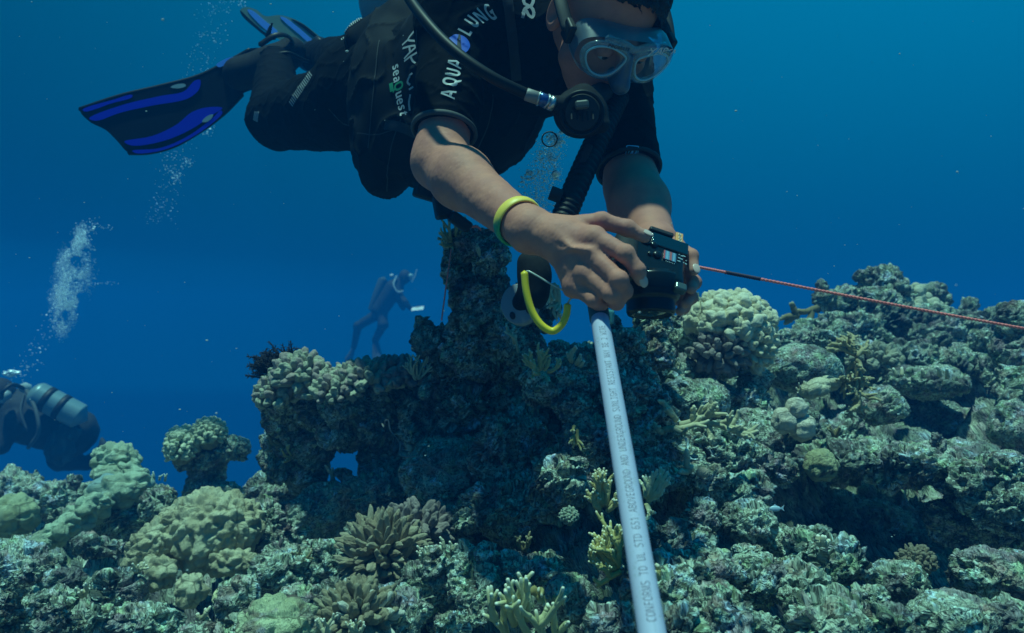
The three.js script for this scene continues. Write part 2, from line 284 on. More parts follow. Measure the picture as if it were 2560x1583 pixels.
{
  const rel = relief(1.1, 1, 2), pt = rockPaint(3, 0.42, 0.6), NX = 470, NZ = 430, pos = [], col = [], idx = [], o = [0, 0, 0], p = V();
  hgt = (x, z) => ground(x, z) - 0.15 + (ridge(x * 4.3, 0.5, z * 4.3, 2) - 0.6) * 0.05; const n = V();
  for (let j = 0; j <= NZ; j++) for (let i = 0; i <= NX; i++) {
    const t = j / NZ, z = -0.35 - 3.6 * Math.pow(t, 1.35), hw = 0.75 + 0.86 * -z, x = lerp(-hw, hw, i / NX), y = hgt(x, z), e = 0.02;
    n.set(hgt(x - e, z) - hgt(x + e, z), 2 * e, hgt(x, z - e) - hgt(x, z + e)).normalize();
    p.set(x, y, z).addScaledVector(n, 0.055 * fbm(x * 4.5, y * 4.5, z * 4.5, 2)); p.addScaledVector(n, rel(p.x, p.y, p.z));
    pos.push(p.x, p.y, p.z); pt(p, null, o); col.push(o[0], o[1], o[2]);
  }
  for (let j = 0; j < NZ; j++) for (let i = 0; i < NX; i++) { const a = j * (NX + 1) + i, b = a + 1, c = a + NX + 1, d = c + 1; idx.push(a, b, c, b, d, c); }
  const G = geom(pos, idx, col); G.setAttribute('uv', new THREE.BufferAttribute(new Float32Array(pos.length / 3 * 2).map((_, i) => { const k = (i >> 1) * 3; return i & 1 ? pos[k + 2] + 0.7 * pos[k + 1] : pos[k] + 0.3 * pos[k + 1]; }), 2)); reefParts.push(G);
}
// the sheet of sea floor that reaches out into the blue
{
  const pos = [], idx = [], col = [], R = 64, A = 96, o = [0, 0, 0], p = V(), pt = rockPaint(1, 0.4);
  for (let r = 0; r <= R; r++) for (let a = 0; a <= A; a++) {
    const q = 0.05 * Math.pow(1.093, r) * 1.3, x = Math.cos(a / A * 6.28319) * q, z = -1.5 + Math.sin(a / A * 6.28319) * q;
    let y = Math.min(ground(x, z) - 0.35, -0.2); y = lerp(y, -9, sstep(q, 2.6, 12)) + fbm(x * 0.6, 1, z * 0.6, 4) * 0.3 * sstep(q, 2, 8);
    pos.push(x, y, z); p.set(x, y, z); pt(p, null, o); col.push(o[0], o[1], o[2]);
  }
  for (let r = 0; r < R; r++) for (let a = 0; a < A; a++) { const b = r * (A + 1) + a, c = b + A + 1; idx.push(b, b + 1, c, b + 1, c + 1, c); }
  const sb = geom(pos, idx, col); sb.setAttribute('uv', new THREE.BufferAttribute(new Float32Array(pos.length / 3 * 2).map((_, i) => pos[(i >> 1) * 3 + (i & 1) * 2]), 2)); solo('seabed', sb, rockM, null, null, null, 'structure');
}
// lumps grown into the slope (setting): [x, y, distance, half width, half height, options]
for (const [x, y, d, a, b, o] of [
  // left: rubble and low rock
  [20, 1540, 1.05, 90, 60, { pale: 0.7 }], [130, 1500, 1.16, 70, 50, { pale: 0.65 }], [250, 1560, 1.02, 70, 55, { pale: 0.6 }], [360, 1545, 1.05, 75, 40, { pale: 0.6 }], [480, 1575, 1.0, 60, 40, { pale: 0.7 }], [590, 1550, 1.0, 40, 35, { pale: 0.6 }],
  [60, 1410, 1.42, 90, 50, { pale: 0.6 }], [160, 1440, 1.35, 60, 40, { pale: 0.6 }], [300, 1470, 1.3, 60, 50, { pale: 0.5 }], [590, 1490, 1.2, 50, 50, { pale: 0.4 }],
  [40, 1230, 2.3, 70, 55, { pale: 0.75, k: 0.5 }], [120, 1250, 2.2, 70, 50, { pale: 0.8, k: 0.5 }], [175, 1290, 2.0, 60, 50, { pale: 0.7, k: 0.5 }], [240, 1240, 2.3, 60, 50, { pale: 0.6 }], [400, 1230, 2.3, 40, 30, { pale: 0.4 }], [300, 1290, 1.9, 80, 60, { pale: 0.45 }],
  // shaded middle
  [700, 1230, 2.0, 90, 60, { pale: 0.2 }], [660, 1330, 1.65, 80, 100, { pale: 0.2 }], [740, 1300, 1.7, 80, 70, { pale: 0.2 }], [830, 1270, 1.75, 110, 70, { pale: 0.25 }], [980, 1230, 1.72, 130, 70, { pale: 0.25 }], [720, 1420, 1.4, 100, 70, { pale: 0.3 }], [820, 1400, 1.42, 90, 70, { pale: 0.3 }], [760, 1500, 1.2, 70, 50, { pale: 0.3 }], [850, 1480, 1.28, 60, 50, { pale: 0.3 }],
  [1080, 1050, 1.78, 150, 140, { pale: 0.2, deep: 0.8 }], [1200, 960, 1.72, 140, 150, { pale: 0.2, deep: 0.8 }], [1150, 1180, 1.6, 150, 110, { pale: 0.2, deep: 0.8 }], [1290, 1120, 1.5, 110, 120, { pale: 0.25, deep: 0.8 }], [1010, 1140, 1.85, 110, 80, { pale: 0.2, deep: 0.7 }], [1250, 1260, 1.42, 130, 80, { pale: 0.3 }], [1120, 1310, 1.5, 100, 60, { pale: 0.25 }], [1390, 1190, 1.3, 80, 90, { pale: 0.4 }],
  [1080, 1470, 1.2, 90, 60, { pale: 0.3 }], [1000, 1530, 1.08, 70, 50, { pale: 0.3 }], [1200, 1480, 1.12, 90, 60, { pale: 0.3 }], [1350, 1420, 1.1, 80, 60, { pale: 0.4 }], [1430, 1500, 0.98, 70, 70, { pale: 0.4 }],
  // the lit slope behind the pipe
  [1560, 960, 1.42, 90, 110, { pale: 0.62 }], [1600, 1080, 1.36, 90, 80, { pale: 0.62 }], [1500, 1100, 1.32, 90, 80, { pale: 0.55 }], [1680, 1130, 1.38, 80, 60, { pale: 0.55 }], [1780, 1120, 1.42, 90, 60, { pale: 0.5 }], [1870, 1150, 1.42, 80, 60, { pale: 0.5 }], [1640, 1190, 1.25, 70, 50, { pale: 0.6 }],
  [1740, 1200, 1.3, 80, 50, { pale: 0.5 }], [1850, 1230, 1.32, 80, 55, { pale: 0.5 }], [1700, 1380, 1.05, 80, 50, { pale: 0.55 }], [1600, 1350, 1.05, 60, 70, { pale: 0.5 }], [1950, 1180, 1.46, 60, 50, { pale: 0.4 }], [1900, 1100, 1.56, 70, 60, { pale: 0.4 }],
  [1720, 1000, 1.62, 110, 70, { pale: 0.35 }], [1840, 1000, 1.72, 90, 60, { pale: 0.3 }], [1660, 930, 1.72, 70, 70, { pale: 0.35 }], [1760, 900, 1.9, 70, 50, { pale: 0.35 }], [1900, 1060, 1.62, 80, 50, { pale: 0.3 }],
  [1660, 1460, 0.92, 80, 60, { pale: 0.55 }], [1760, 1430, 0.95, 90, 50, { pale: 0.6 }], [1800, 1520, 0.88, 90, 60, { pale: 0.5 }], [1680, 1570, 0.8, 90, 60, { pale: 0.5 }], [1520, 1560, 0.85, 70, 60, { pale: 0.4 }], [1900, 1440, 1.02, 70, 60, { pale: 0.35 }], [1890, 1560, 0.9, 80, 50, { pale: 0.3 }],
  // right: heights against the blue
  [2120, 860, 2.5, 90, 70, { pale: 0.5 }], [2200, 800, 2.7, 110, 90, { pale: 0.35 }], [2330, 830, 2.65, 100, 80, { pale: 0.6 }], [2440, 830, 2.6, 90, 70, { pale: 0.65 }], [2380, 900, 2.4, 100, 50, { pale: 0.6 }], [2270, 900, 2.4, 90, 50, { pale: 0.55 }], [2480, 920, 2.3, 70, 60, { pale: 0.55 }], [2040, 840, 2.5, 80, 50, { pale: 0.6 }], [1980, 850, 2.4, 70, 40, { pale: 0.6 }], [2130, 900, 2.3, 80, 60, { pale: 0.5 }], [2000, 1070, 1.75, 60, 50, { pale: 0.3 }],
  // right: shelf, cave walls and foreground
  [2060, 1140, 1.75, 90, 50, { pale: 0.5, deep: 3.2 }], [2170, 1140, 1.72, 100, 46, { pale: 0.5, deep: 3.4 }], [2290, 1150, 1.7, 90, 50, { pale: 0.45, deep: 3.4 }], [2400, 1150, 1.7, 90, 50, { pale: 0.4, deep: 3 }], [2400, 1200, 1.46, 100, 70, { pale: 0.45 }], [2510, 1220, 1.42, 90, 90, { pale: 0.5 }], [2540, 1320, 1.36, 80, 80, { pale: 0.45 }], [2430, 1300, 1.5, 90, 70, { pale: 0.3 }], 
  [2150, 1330, 1.95, 200, 110, { pale: 0.15 }], [2300, 1080, 2.2, 160, 90, { pale: 0.15 }], [2120, 1100, 2.1, 80, 70, { pale: 0.15 }], [1960, 1350, 1.2, 60, 40, { pale: 0.4 }],
  [2020, 1380, 1.12, 80, 60, { pale: 0.5 }], [2110, 1420, 1.05, 90, 50, { pale: 0.55 }], [2000, 1470, 1.0, 90, 60, { pale: 0.4 }], [2170, 1490, 0.98, 80, 50, { pale: 0.4 }], [2260, 1450, 1.08, 60, 50, { pale: 0.35 }], [2080, 1560, 0.88, 100, 60, { pale: 0.35 }], [2240, 1560, 0.86, 90, 60, { pale: 0.35 }], [2520, 1540, 0.9, 80, 60, { pale: 0.4 }],
  [1480, 970, 1.75, 120, 110, { pale: 0.4 }], [1340, 1010, 1.72, 90, 110, { pale: 0.25 }], [1750, 940, 2.15, 130, 90, { pale: 0.3 }], [1620, 960, 1.7, 90, 90, { pale: 0.5 }],
  // bases of the arch and pillar
  [690, 1130, 1.82, 50, 80, { pale: 0.15 }], [760, 1180, 1.84, 60, 60, { pale: 0.2 }], [890, 1090, 1.86, 60, 45, { pale: 0.15, deep: 1.4 }], [1000, 1060, 1.85, 80, 70, { pale: 0.15 }], [920, 1140, 1.95, 18, 60, { pale: 0.15 }],
  [1180, 860, 1.62, 90, 90, { pale: 0.25 }], [1260, 800, 1.6, 60, 80, { pale: 0.3 }], [1330, 760, 1.62, 60, 60, { pale: 0.4 }],
]) { const v = hash3(x, y, a) % 10; if (!o.k && v < 4) { o.k = v < 2 ? 0.3 : 0.5; o.big = v < 2 ? 0.14 : 0.2; } const q = 0.8 + 0.3 * ((hash3(y, x, 3) % 100) / 100); o.pale = 0.2 + 0.6 * ((hash3(x, a, y) % 100) / 100); reefParts.push(rockGeo(x, y + 6, d, a * q, b * q, o)); }
// small broken pieces scattered over the rubble
{
  const r = rng(5), kinds = [0, 1, 2, 3, 4].map((k) => mass(V(), V(1, 0.55 + 0.1 * k, 0.75), 9, (p, e) => p.addScaledVector(e, 0.35 * fbm(p.x * 1.3 + k * 7, p.y * 1.3, p.z * 1.3, 3)), (p, e, o) => { const g = 0.8 + 0.5 * N3(p.x * 2 + k, p.y * 2, p.z * 2); o[0] = 0.38 * g; o[1] = 0.35 * g; o[2] = 0.27 * g; }, null, true));
  const mats = [[], [], [], [], []];
  for (let i = 0; i < 2600; i++) {
    const z = -0.62 - 2.2 * r() * r(), x = lerp(-0.75 + z * 0.55, 0.55 - z * 0.75, r()), y = hgt(x, z) + 0.004 + 0.012 * r(), s = 0.004 + 0.013 * r() * r();
    mats[i % 5].push(new THREE.Matrix4().compose(V(x, y, z), new THREE.Quaternion().setFromEuler(new THREE.Euler(r() * 6, r() * 6, r() * 6)), V(s * (1 + r()), s, s)));
  }
  const list = []; mats.forEach((m, k) => { for (const q of m) list.push(kinds[k].clone().applyMatrix4(q)); });
  solo('coral_rubble', merge(list), rockM, 'pale broken coral rubble strewn over the reef bottom', null, null, 'stuff');
}
solo('reef', merge(reefParts), rockM, null, null, null, 'structure');
// ---------------------------------------------------------------- rocks and corals one can point at
const coralM = STD({ vertexColors: true, color: rgb(1.08, 1.1, 1.12), roughness: 0.85 }); coralM.name = 'coral skin';
const polyps = grain.bump.clone(); polyps.repeat.set(1 / 0.11, 1 / 0.11);
const lumpM = STD({ vertexColors: true, roughness: 0.85, bumpMap: polyps, bumpScale: 0.003 }); lumpM.name = 'coral with polyps';
function rock(name, label, list, cat = 'rock') { return solo(name, merge(list.map(([x, y, d, a, b, o]) => rockGeo(x, y, d, a, b, o))), rockM, label, cat); }
// smooth massive coral with rounded lumps: s lump size (m), amp their height (m)
function lumpGeo(px, py, d, rpx, rpy, o = {}) {
  const c = P(px, py, d), rx = mm(rpx, d), ry = mm(rpy, d), rz = (o.deep ?? 1) * (rx + ry) / 2, R = (rx + ry) / 2, s = 1 / (o.s ?? 0.022), amp = o.amp ?? 0.006, z = o.seed ?? px * 0.1;
  const q = new THREE.Quaternion().setFromEuler(new THREE.Euler(o.tx ?? 0, o.ty ?? 0, o.tz ?? 0)), col = (o.col ?? [0.40, 0.385, 0.26]).map((v) => v * 1.45), col2 = (o.col2 ?? [0.30, 0.27, 0.17]).map((v) => v * 1.45);
  return mass(c, V(rx, ry, rz), cellN(Math.max(rx, ry), d, o.e ?? 1), (p, e) => {
    let m = fbm(p.x * 1.1 / R + z, p.y * 1.1 / R, p.z * 1.1 / R, 2) * (o.big ?? 0.12) * R;
    const w = worley(p.x * s + z, p.y * s * (o.sy ?? 1), p.z * s), f = w[1] - w[0];
    m += amp * (1.5 * Math.pow(sstep(f, -0.05, 0.8), 0.6) - 0.8 + 0.4 * N3(p.x * s * 1.7, p.y * s * 1.7 + z, p.z * s * 1.7));
    if (o.pit) m -= sstep(N3(p.x * s * 0.9 + 5, p.y * s * 0.9, p.z * s * 0.9 + z), 0.35, 0.6) * o.pit;
    m += 0.0005 * N3(p.x * 260, p.y * 260, p.z * 260); p.addScaledVector(e, m);
  }, (p, e, out) => {
    const t = sstep(fbm(p.x * 14 + z, p.y * 14, p.z * 14, 3), -0.35, 0.45), g = 1 + 0.09 * N3(p.x * 260, p.y * 260, p.z * 260) + 0.06 * N3(p.x * 90, p.y * 90, p.z * 90);
    for (let i = 0; i < 3; i++) out[i] = lerp(col2[i], col[i], t) * g;
    if (o.crust) { const c2 = sstep(fbm(p.x * 22 + z, p.y * 22 + 4, p.z * 22, 3), 0.18 - o.crust * 0.3, 0.3); rp(p, e, R3); for (let i = 0; i < 3; i++) out[i] = lerp(out[i], R3[i], c2); }
    if (o.blue) { const c3 = sstep(N3(p.x * 7 + z, p.y * 7, p.z * 7 + 3), 0.25, 0.6) * o.blue; out[0] = lerp(out[0], 0.22, c3); out[1] = lerp(out[1], 0.40, c3); out[2] = lerp(out[2], 0.48, c3); }
  }, q, true);
}
const rp = rockPaint(6, 0.6), R3 = [0, 0, 0];
// colours along a tube: c0 at the foot, c1 further out, pale growing tips
function dye(g, seg, n, c0, c1, tip, seed = 0) {
  const p = g.attributes.position, col = new Float32Array(p.count * 3);
  for (let i = 0; i < p.count; i++) {
    const t = i < n * seg ? Math.floor(i / seg) / (n - 1) : i === n * seg ? 0 : 1, k = tip ? sstep(t, 0.72, 1) : 0, q = 1 + 0.13 * N3(p.getX(i) * 160 + seed, p.getY(i) * 160, p.getZ(i) * 160);
    for (let c = 0; c < 3; c++) col[i * 3 + c] = lerp(lerp(c0[c], c1[c], t), tip ? tip[c] : 0, k) * q;
  }
  g.setAttribute('color', new THREE.BufferAttribute(col, 3)); return g;
}
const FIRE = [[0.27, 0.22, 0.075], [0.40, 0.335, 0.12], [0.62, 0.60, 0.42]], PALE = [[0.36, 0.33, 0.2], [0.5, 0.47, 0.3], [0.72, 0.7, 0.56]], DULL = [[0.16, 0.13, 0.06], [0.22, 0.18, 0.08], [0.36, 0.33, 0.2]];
function twig(out, a, dir, len, r, gen, o, R, pal) {
  const n = 5, pts = [], rad = [], d = dir.clone(), p = a.clone();
  for (let i = 0; i <= n; i++) {
    pts.push(p.clone()); rad.push(r * lerp(1, gen ? 0.82 : 0.62, i / n) * (1 + 0.12 * (R() - 0.5)));
    d.addScaledVector(V(R() - 0.5, R() - 0.5, R() - 0.5), o.bend ?? 0.35).addScaledVector(o.up ?? UPV, o.rise ?? 0.08).normalize(); p.addScaledVector(d, len / n);
  }
  const g = tube(pts, rad, 7, true, o.flat ?? 1); out.push(dye(g, 7, n + 1, gen === o.gens ? pal[0] : pal[1], pal[1], gen ? null : pal[2], a.x * 50));
  if (!gen) return;
  const k = o.split ?? 2 + (R() < 0.45 ? 1 : 0);
  for (let i = 0; i < k; i++) {
    const at = i === 0 ? n : 2 + Math.floor(R() * (n - 1)), f = V(R() - 0.5, R() - 0.5, (R() - 0.5) * (o.thin ?? 0.6)).normalize();
    const dd = pts[at].clone().sub(pts[Math.max(at - 2, 0)]).normalize().addScaledVector(f, o.spread ?? 0.75).addScaledVector(o.up ?? UPV, 0.15).normalize();
    twig(out, pts[at], dd, len * (0.55 + 0.3 * R()), r * 0.82, gen - 1, o, R, pal);
  }
}
// a branching coral: mains [[px, py at the foot, px, py of the tip], ...] at distance d; every main branch with its twigs is a part
function branching(name, label, cat, d, mains, o = {}, group) {
  const c = P(mains[0][0], mains[0][1], d), t = thing(name, label, cat, c, group), R = rng(Math.round(mains[0][0] * 7 + mains[0][1])), pal = o.pal ?? FIRE; o.gens = o.gens ?? 2;
  for (const [x0, y0, x1, y1, dd = 0] of mains) {
    const a = P(x0, y0, d), b = P(x1, y1, d + dd - 0.01 + 0.03 * (R() - 0.5)), v = b.clone().sub(a), L = v.length(), out = [];
    twig(out, a, v.normalize(), L * (o.first ?? 0.5), o.r ?? clamp(L * 0.085, 0.003, 0.008), o.gens, o, R, pal);
    part('branch', local(merge(out), t), coralM, t);
  }
  if (o.base) part('base', local(rockGeo(mains[0][0], mains[0][1] + (o.base.dy ?? 8), d + 0.01, o.base.a, o.base.b, { k: 0.4, pale: 0.6 }), t), rockM, t);
  return t;
}
// blunt knobs that stand on a dome (cauliflower corals); a few knob shapes are shared by all
const knobKinds = [0, 1, 2, 3, 4, 5].map((k) => mass(V(0, 0.55, 0), V(0.5, 0.8, k % 2 ? 0.52 : 0.42), 12, (p, e) => {
  const w = worley(p.x * 5.5 + k * 9, p.y * 5.5, p.z * 5.5); p.addScaledVector(e, 0.1 * (0.5 - w[0]) + 0.16 * N3(p.x * 1.3 + k * 5, p.y * 1.1, p.z * 1.3)); if (p.y > 0.6) { p.x *= 1 + 0.25 * (p.y - 0.6); p.z *= 1 + 0.15 * (p.y - 0.6); }
}, (p, e, o) => { const w = worley(p.x * 5.5 + k * 9, p.y * 5.5, p.z * 5.5), g = 1.05 - 0.2 * w[0] + 0.05 * N3(p.x * 9, p.y * 9, p.z * 9); o[0] = g; o[1] = g; o[2] = g; }, null, true));
const polypsK = grain.bump.clone(); polypsK.repeat.set(0.9, 0.9);
const knobMats = {};
const knobMat = (c) => knobMats[c.join()] ??= STD({ vertexColors: true, color: rgb(...c.map((v) => v * 1.38)), roughness: 0.88, bumpMap: polypsK, bumpScale: 0.0007 });
// where: [px, py, rx, ry, d] dome; n knobs over it; w their width and l their length in photograph pixels
function knobs(t, [px, py, rx, ry, d, deep = 1], n, w, l, cols, o = {}) {
  const c = P(px, py, d), X = mm(rx, d), Y = mm(ry, d), Z = (X + Y) / 2 * deep, R = rng(px * 3 + py), ax = o.axis ?? V(0, 1, 0.25).normalize(), q0 = new THREE.Quaternion().setFromUnitVectors(V(0, 1, 0), ax), up = V(0, 1, 0);
  for (let i = 0; i < n; i++) {
    const y = 1 - (i + 0.5) / n * (1 - (o.low ?? -0.25)), r = Math.sqrt(1 - y * y), a = i * 2.39996 + 0.35 * R(), e = V(Math.cos(a) * r, y, Math.sin(a) * r).applyQuaternion(q0);
    if (e.dot(FWD) > (o.back ?? 0.35)) continue;
    const wk = mm(w, d) * (0.8 + 0.45 * R()), lk = mm(l, d) * (0.75 + 0.5 * R()), p = V(c.x + e.x * X, c.y + e.y * Y, c.z + e.z * Z), dir = V(e.x / X, e.y / Y, e.z / Z).normalize().addScaledVector(V(R() - 0.5, R() - 0.3, R() - 0.5), o.wild ?? 0.5).normalize();
    p.addScaledVector(dir, -lk * 0.5);
    const m = new THREE.Mesh(knobKinds[i % 6], knobMat(cols[i % cols.length])); m.name = 'branch'; m.position.copy(p).sub(t.position); m.quaternion.setFromUnitVectors(up, dir).multiply(new THREE.Quaternion().setFromAxisAngle(up, R() * 6)); m.scale.set(wk, lk, wk); t.add(shade(m));
  }
}
// ---- left side
{
  const t = thing('boulder_coral', 'large pale green lumpy dome coral at the left, in front of the dark reef', 'coral', P(530, 1340, 1.5));
  for (const [x, y, d, a, b, o] of [[525, 1330, 1.5, 118, 104, { s: 0.027, amp: 0.0095, sy: 0.8 }], [612, 1312, 1.54, 48, 62, { s: 0.03, amp: 0.008 }], [375, 1378, 1.45, 52, 82, { s: 0.025, amp: 0.008, tz: -0.55 }], [384, 1437, 1.4, 60, 44, { s: 0.03, amp: 0.009, tz: 0.35 }], [440, 1305, 1.48, 42, 62, { s: 0.02, amp: 0.006, tz: -0.5 }], [575, 1405, 1.44, 62, 36, { s: 0.026, amp: 0.008 }]])
    part('lobe', local(lumpGeo(x, y, d, a, b, { deep: 0.85, ...o }), t), lumpM, t);
}
solo('boulder_coral', lumpGeo(476, 1476, 1.33, 38, 43, { s: 0.03, amp: 0.006 }), lumpM, 'small smooth pale ball coral below the large lumpy dome coral', 'coral');
{
  const t = thing('boulder_coral', 'long pale lumpy coral ridge sloping down to the left, with a rounded tower on top', 'coral', P(240, 1270, 2.0));
  for (const [x, y, d, a, b, o] of [[292, 1152, 2.05, 58, 46, { s: 0.03, amp: 0.009, pit: 0.006, tz: -0.2 }], [275, 1187, 2.0, 46, 26, { s: 0.03, amp: 0.006 }], [333, 1182, 2.0, 40, 20, { s: 0.03, amp: 0.008, tz: -0.5 }], [292, 1230, 1.88, 84, 48, { s: 0.05, amp: 0.009, tz: 0.3, blue: 0.6 }], [208, 1288, 1.78, 78, 38, { s: 0.038, amp: 0.011, tz: 0.62, blue: 0.7 }], [133, 1340, 1.64, 68, 32, { s: 0.03, amp: 0.01, tz: 0.65 }], [85, 1378, 1.56, 46, 27, { s: 0.026, amp: 0.009, tz: 0.6 }]])
    part('lobe', local(lumpGeo(x, y, d, a, b, { deep: 0.9, col: [0.32, 0.40, 0.29], col2: [0.24, 0.29, 0.2], ...o }), t), lumpM, t);
  part('dead_patch', local(rockGeo(318, 1152, 2.1, 20, 26, { k: 0.4, pale: 0.8 }), t), rockM, t);
}
solo('boulder_coral', lumpGeo(34, 1290, 1.9, 56, 54, { s: 0.045, amp: 0.006, pit: 0.007, col: [0.29, 0.33, 0.2], col2: [0.2, 0.22, 0.12] }), lumpM, 'olive green dome coral with dents at the left edge of the picture', 'coral');
rock('rock', 'dark holed rock behind the left end of the large lumpy dome coral', [[382, 1264, 1.7, 40, 38, { pale: 0.25, k: 0.5 }]]);
rock('rock', 'dark hollow rock with sunlight painted pale on its left top under the coral ridge', [[262, 1372, 1.62, 62, 32, { pale: 0.35, k: 0.6, tz: -0.1 }], [214, 1368, 1.58, 26, 24, { pale: 0.8, k: 0.4 }]]);  // left top lump is paler: sunlight painted into its tone
rock('rock', 'pale rock block with a dark front at the far left reef edge', [[60, 1205, 2.5, 32, 34, { pale: 0.75, k: 0.5 }], [25, 1190, 2.5, 22, 22, { pale: 0.8, k: 0.4 }]]);
rock('rock', 'small pointed pale rock left of the coral tower', [[178, 1210, 2.4, 28, 30, { pale: 0.75, k: 0.45, tz: 0.3 }]]);
rock('rock', 'steep pale slab of rock on the rubble, left of the small ball coral', [[264, 1478, 1.18, 34, 54, { pale: 0.75, k: 0.5, tz: -0.35, deep: 0.5 }]]);
rock('rock', 'dark purple grey rock in the bottom left corner', [[135, 1545, 1.0, 52, 54, { pale: 0.12, k: 0.5, deep: 0.8 }]]);
rock('rock', 'flat pale rock with a soft green top in the lower left corner', [[18, 1500, 0.98, 34, 60, { pale: 0.85, k: 0.5 }]]);
{ // the small mushroom shaped rock in front of open water, with its two round corals
  rock('rock', 'mushroom shaped rock ledge standing alone against the blue water', [[545, 1142, 2.3, 66, 40, { pale: 0.6, k: 0.6, tz: 0.25 }], [585, 1118, 2.28, 28, 36, { pale: 0.75, k: 0.4, tz: 0.7 }], [525, 1192, 2.34, 44, 44, { pale: 0.1, k: 0.5 }], [470, 1150, 2.3, 34, 38, { pale: 0.2, k: 0.5 }], [540, 1225, 2.3, 66, 24, { pale: 0.55, k: 0.5 }]]);
  const a = thing('cauliflower_coral', 'round knobbly coral on top of the mushroom shaped rock', 'coral', P(522, 1088, 2.26));
  part('core', local(lumpGeo(522, 1090, 2.26, 34, 36, { amp: 0.003, col: [0.2, 0.2, 0.13] }), a), lumpM, a); knobs(a, [522, 1088, 37, 38, 2.26], 120, 12, 13, [[0.42, 0.44, 0.3], [0.36, 0.4, 0.27]], { wild: 0.9 });
  const b = thing('cauliflower_coral', 'bright knobbly coral on the left side of the mushroom shaped rock', 'coral', P(455, 1118, 2.24));
  part('core', local(lumpGeo(455, 1122, 2.24, 32, 42, { amp: 0.003, col: [0.16, 0.17, 0.11] }), b), lumpM, b); knobs(b, [456, 1116, 34, 42, 2.24], 120, 13, 14, [[0.5, 0.54, 0.38], [0.42, 0.46, 0.32]], { wild: 0.8, low: -0.5 });
}
{ // honeycomb coral: pale walls round dark cells
  const c = P(568, 1494, 1.2), r = mm(36, 1.2), rel = (p) => { const w = worley(p.x * 92 + 4, p.y * 92, p.z * 92, 0.8); return w[1] - w[0]; };
  solo('honeycomb_coral', mass(c, V(r, r * 0.85, r), 90, (p, e) => p.addScaledVector(e, -0.0045 * sstep(rel(p), 0.1, 0.4)), (p, e, o) => { const t = sstep(rel(p), 0.12, 0.34); o[0] = lerp(0.58, 0.05, t); o[1] = lerp(0.56, 0.055, t); o[2] = lerp(0.32, 0.035, t); }), coralM, 'small yellowish coral dome with black spots below the large lumpy dome coral', 'coral');
}
{
  const t = thing('boulder_coral', 'half crusted green dome coral cut by the bottom edge, left of the finger coral', 'coral', P(695, 1565, 0.98));
  part('dome', local(lumpGeo(692, 1568, 0.98, 100, 74, { s: 0.022, amp: 0.005, crust: 0.5, col: [0.36, 0.40, 0.25], col2: [0.28, 0.31, 0.18] }), t), lumpM, t);
}
// ---- the arch in the middle
rock('arch_rock', 'overhanging rock arch in deep shade left of the middle', [[735, 985, 1.75, 72, 72, { pale: 0.35 }], [700, 1035, 1.74, 50, 50, { pale: 0.25 }], [805, 1000, 1.74, 85, 66, { pale: 0.3 }], [900, 990, 1.76, 85, 66, { pale: 0.25 }], [990, 980, 1.78, 75, 62, { pale: 0.25 }], [722, 1092, 1.8, 40, 56, { pale: 0.15 }], [785, 1100, 1.8, 50, 60, { pale: 0.15 }], [960, 1085, 1.8, 40, 36, { pale: 0.15 }], [835, 1062, 1.72, 52, 70, { pale: 0.3, k: 0.5 }], [920, 1048, 1.74, 46, 66, { pale: 0.3, k: 0.5 }], [870, 1020, 1.68, 60, 46, { pale: 0.4, k: 0.45 }]]);
{
  const t = thing('knobbly_coral', 'crust of stubby grey green coral knobs along the top of the rock arch', 'coral', P(850, 950, 1.68));
  const c1 = [[0.36, 0.37, 0.27], [0.28, 0.29, 0.22], [0.3, 0.25, 0.22]];
  knobs(t, [755, 948, 58, 46, 1.68], 90, 22, 32, c1, { wild: 0.8, low: -0.1 });
  knobs(t, [700, 1000, 50, 60, 1.7], 50, 20, 26, c1, { wild: 0.9, low: 0 });
  knobs(t, [830, 985, 62, 44, 1.66], 80, 18, 26, c1, { wild: 0.9, low: -0.1 });
  knobs(t, [915, 962, 74, 48, 1.68], 110, 18, 28, c1, { wild: 0.8, low: -0.1 });
  knobs(t, [985, 948, 62, 44, 1.7], 80, 18, 26, [[0.28, 0.26, 0.24], [0.22, 0.18, 0.18]], { wild: 0.8, low: -0.1 });  // right end in darker colours, shade painted into the knobs
}
{ // feather star
  const t = thing('feather_star', 'black feather star with curled arms on the left end of the rock arch', 'feather star', P(700, 950, 1.72)), R = rng(9), dark = STD({ color: rgb(0.012, 0.012, 0.014), roughness: 0.9 });
  for (let i = 0; i < 110; i++) {
    const a = -1.0 + 1.9 * R(), L = mm(65 + 45 * R(), 1.72), p = P(705 + 26 * (R() - 0.5), 945 + 26 * R(), 1.72), dir = V(Math.sin(a) * 0.9, Math.cos(a), (R() - 0.5) * 1.3).normalize(), pts = [], curl = (R() - 0.5) * 1.5;
    for (let k = 0; k <= 9; k++) { pts.push(p.clone()); p.addScaledVector(dir, L / 9); dir.addScaledVector(V(Math.cos(a) * curl, -0.03, 0.05 * (R() - 0.5)), 0.3 + 0.1 * k).normalize(); }
    const out = [tube(pts, pts.map((_, k) => lerp(0.0026, 0.0014, k / 9)), 5)];
    for (let k = 1; k < 9; k++) for (const s of [-1, 1]) for (const h of [0, 0.5]) { const q = pts[k].clone().lerp(pts[Math.min(k + 1, 9)], h), tt = pts[k].clone().sub(pts[k - 1]).normalize(), side = V(R() - 0.5, R() - 0.5, R() - 0.5).cross(tt).normalize().multiplyScalar(s).addScaledVector(tt, 0.8).normalize(); out.push(tube([q, q.clone().addScaledVector(side, 0.009)], [0.0013, 0.0006], 3, false)); }
    part('arm', local(merge(out), t), dark, t);
  }
}
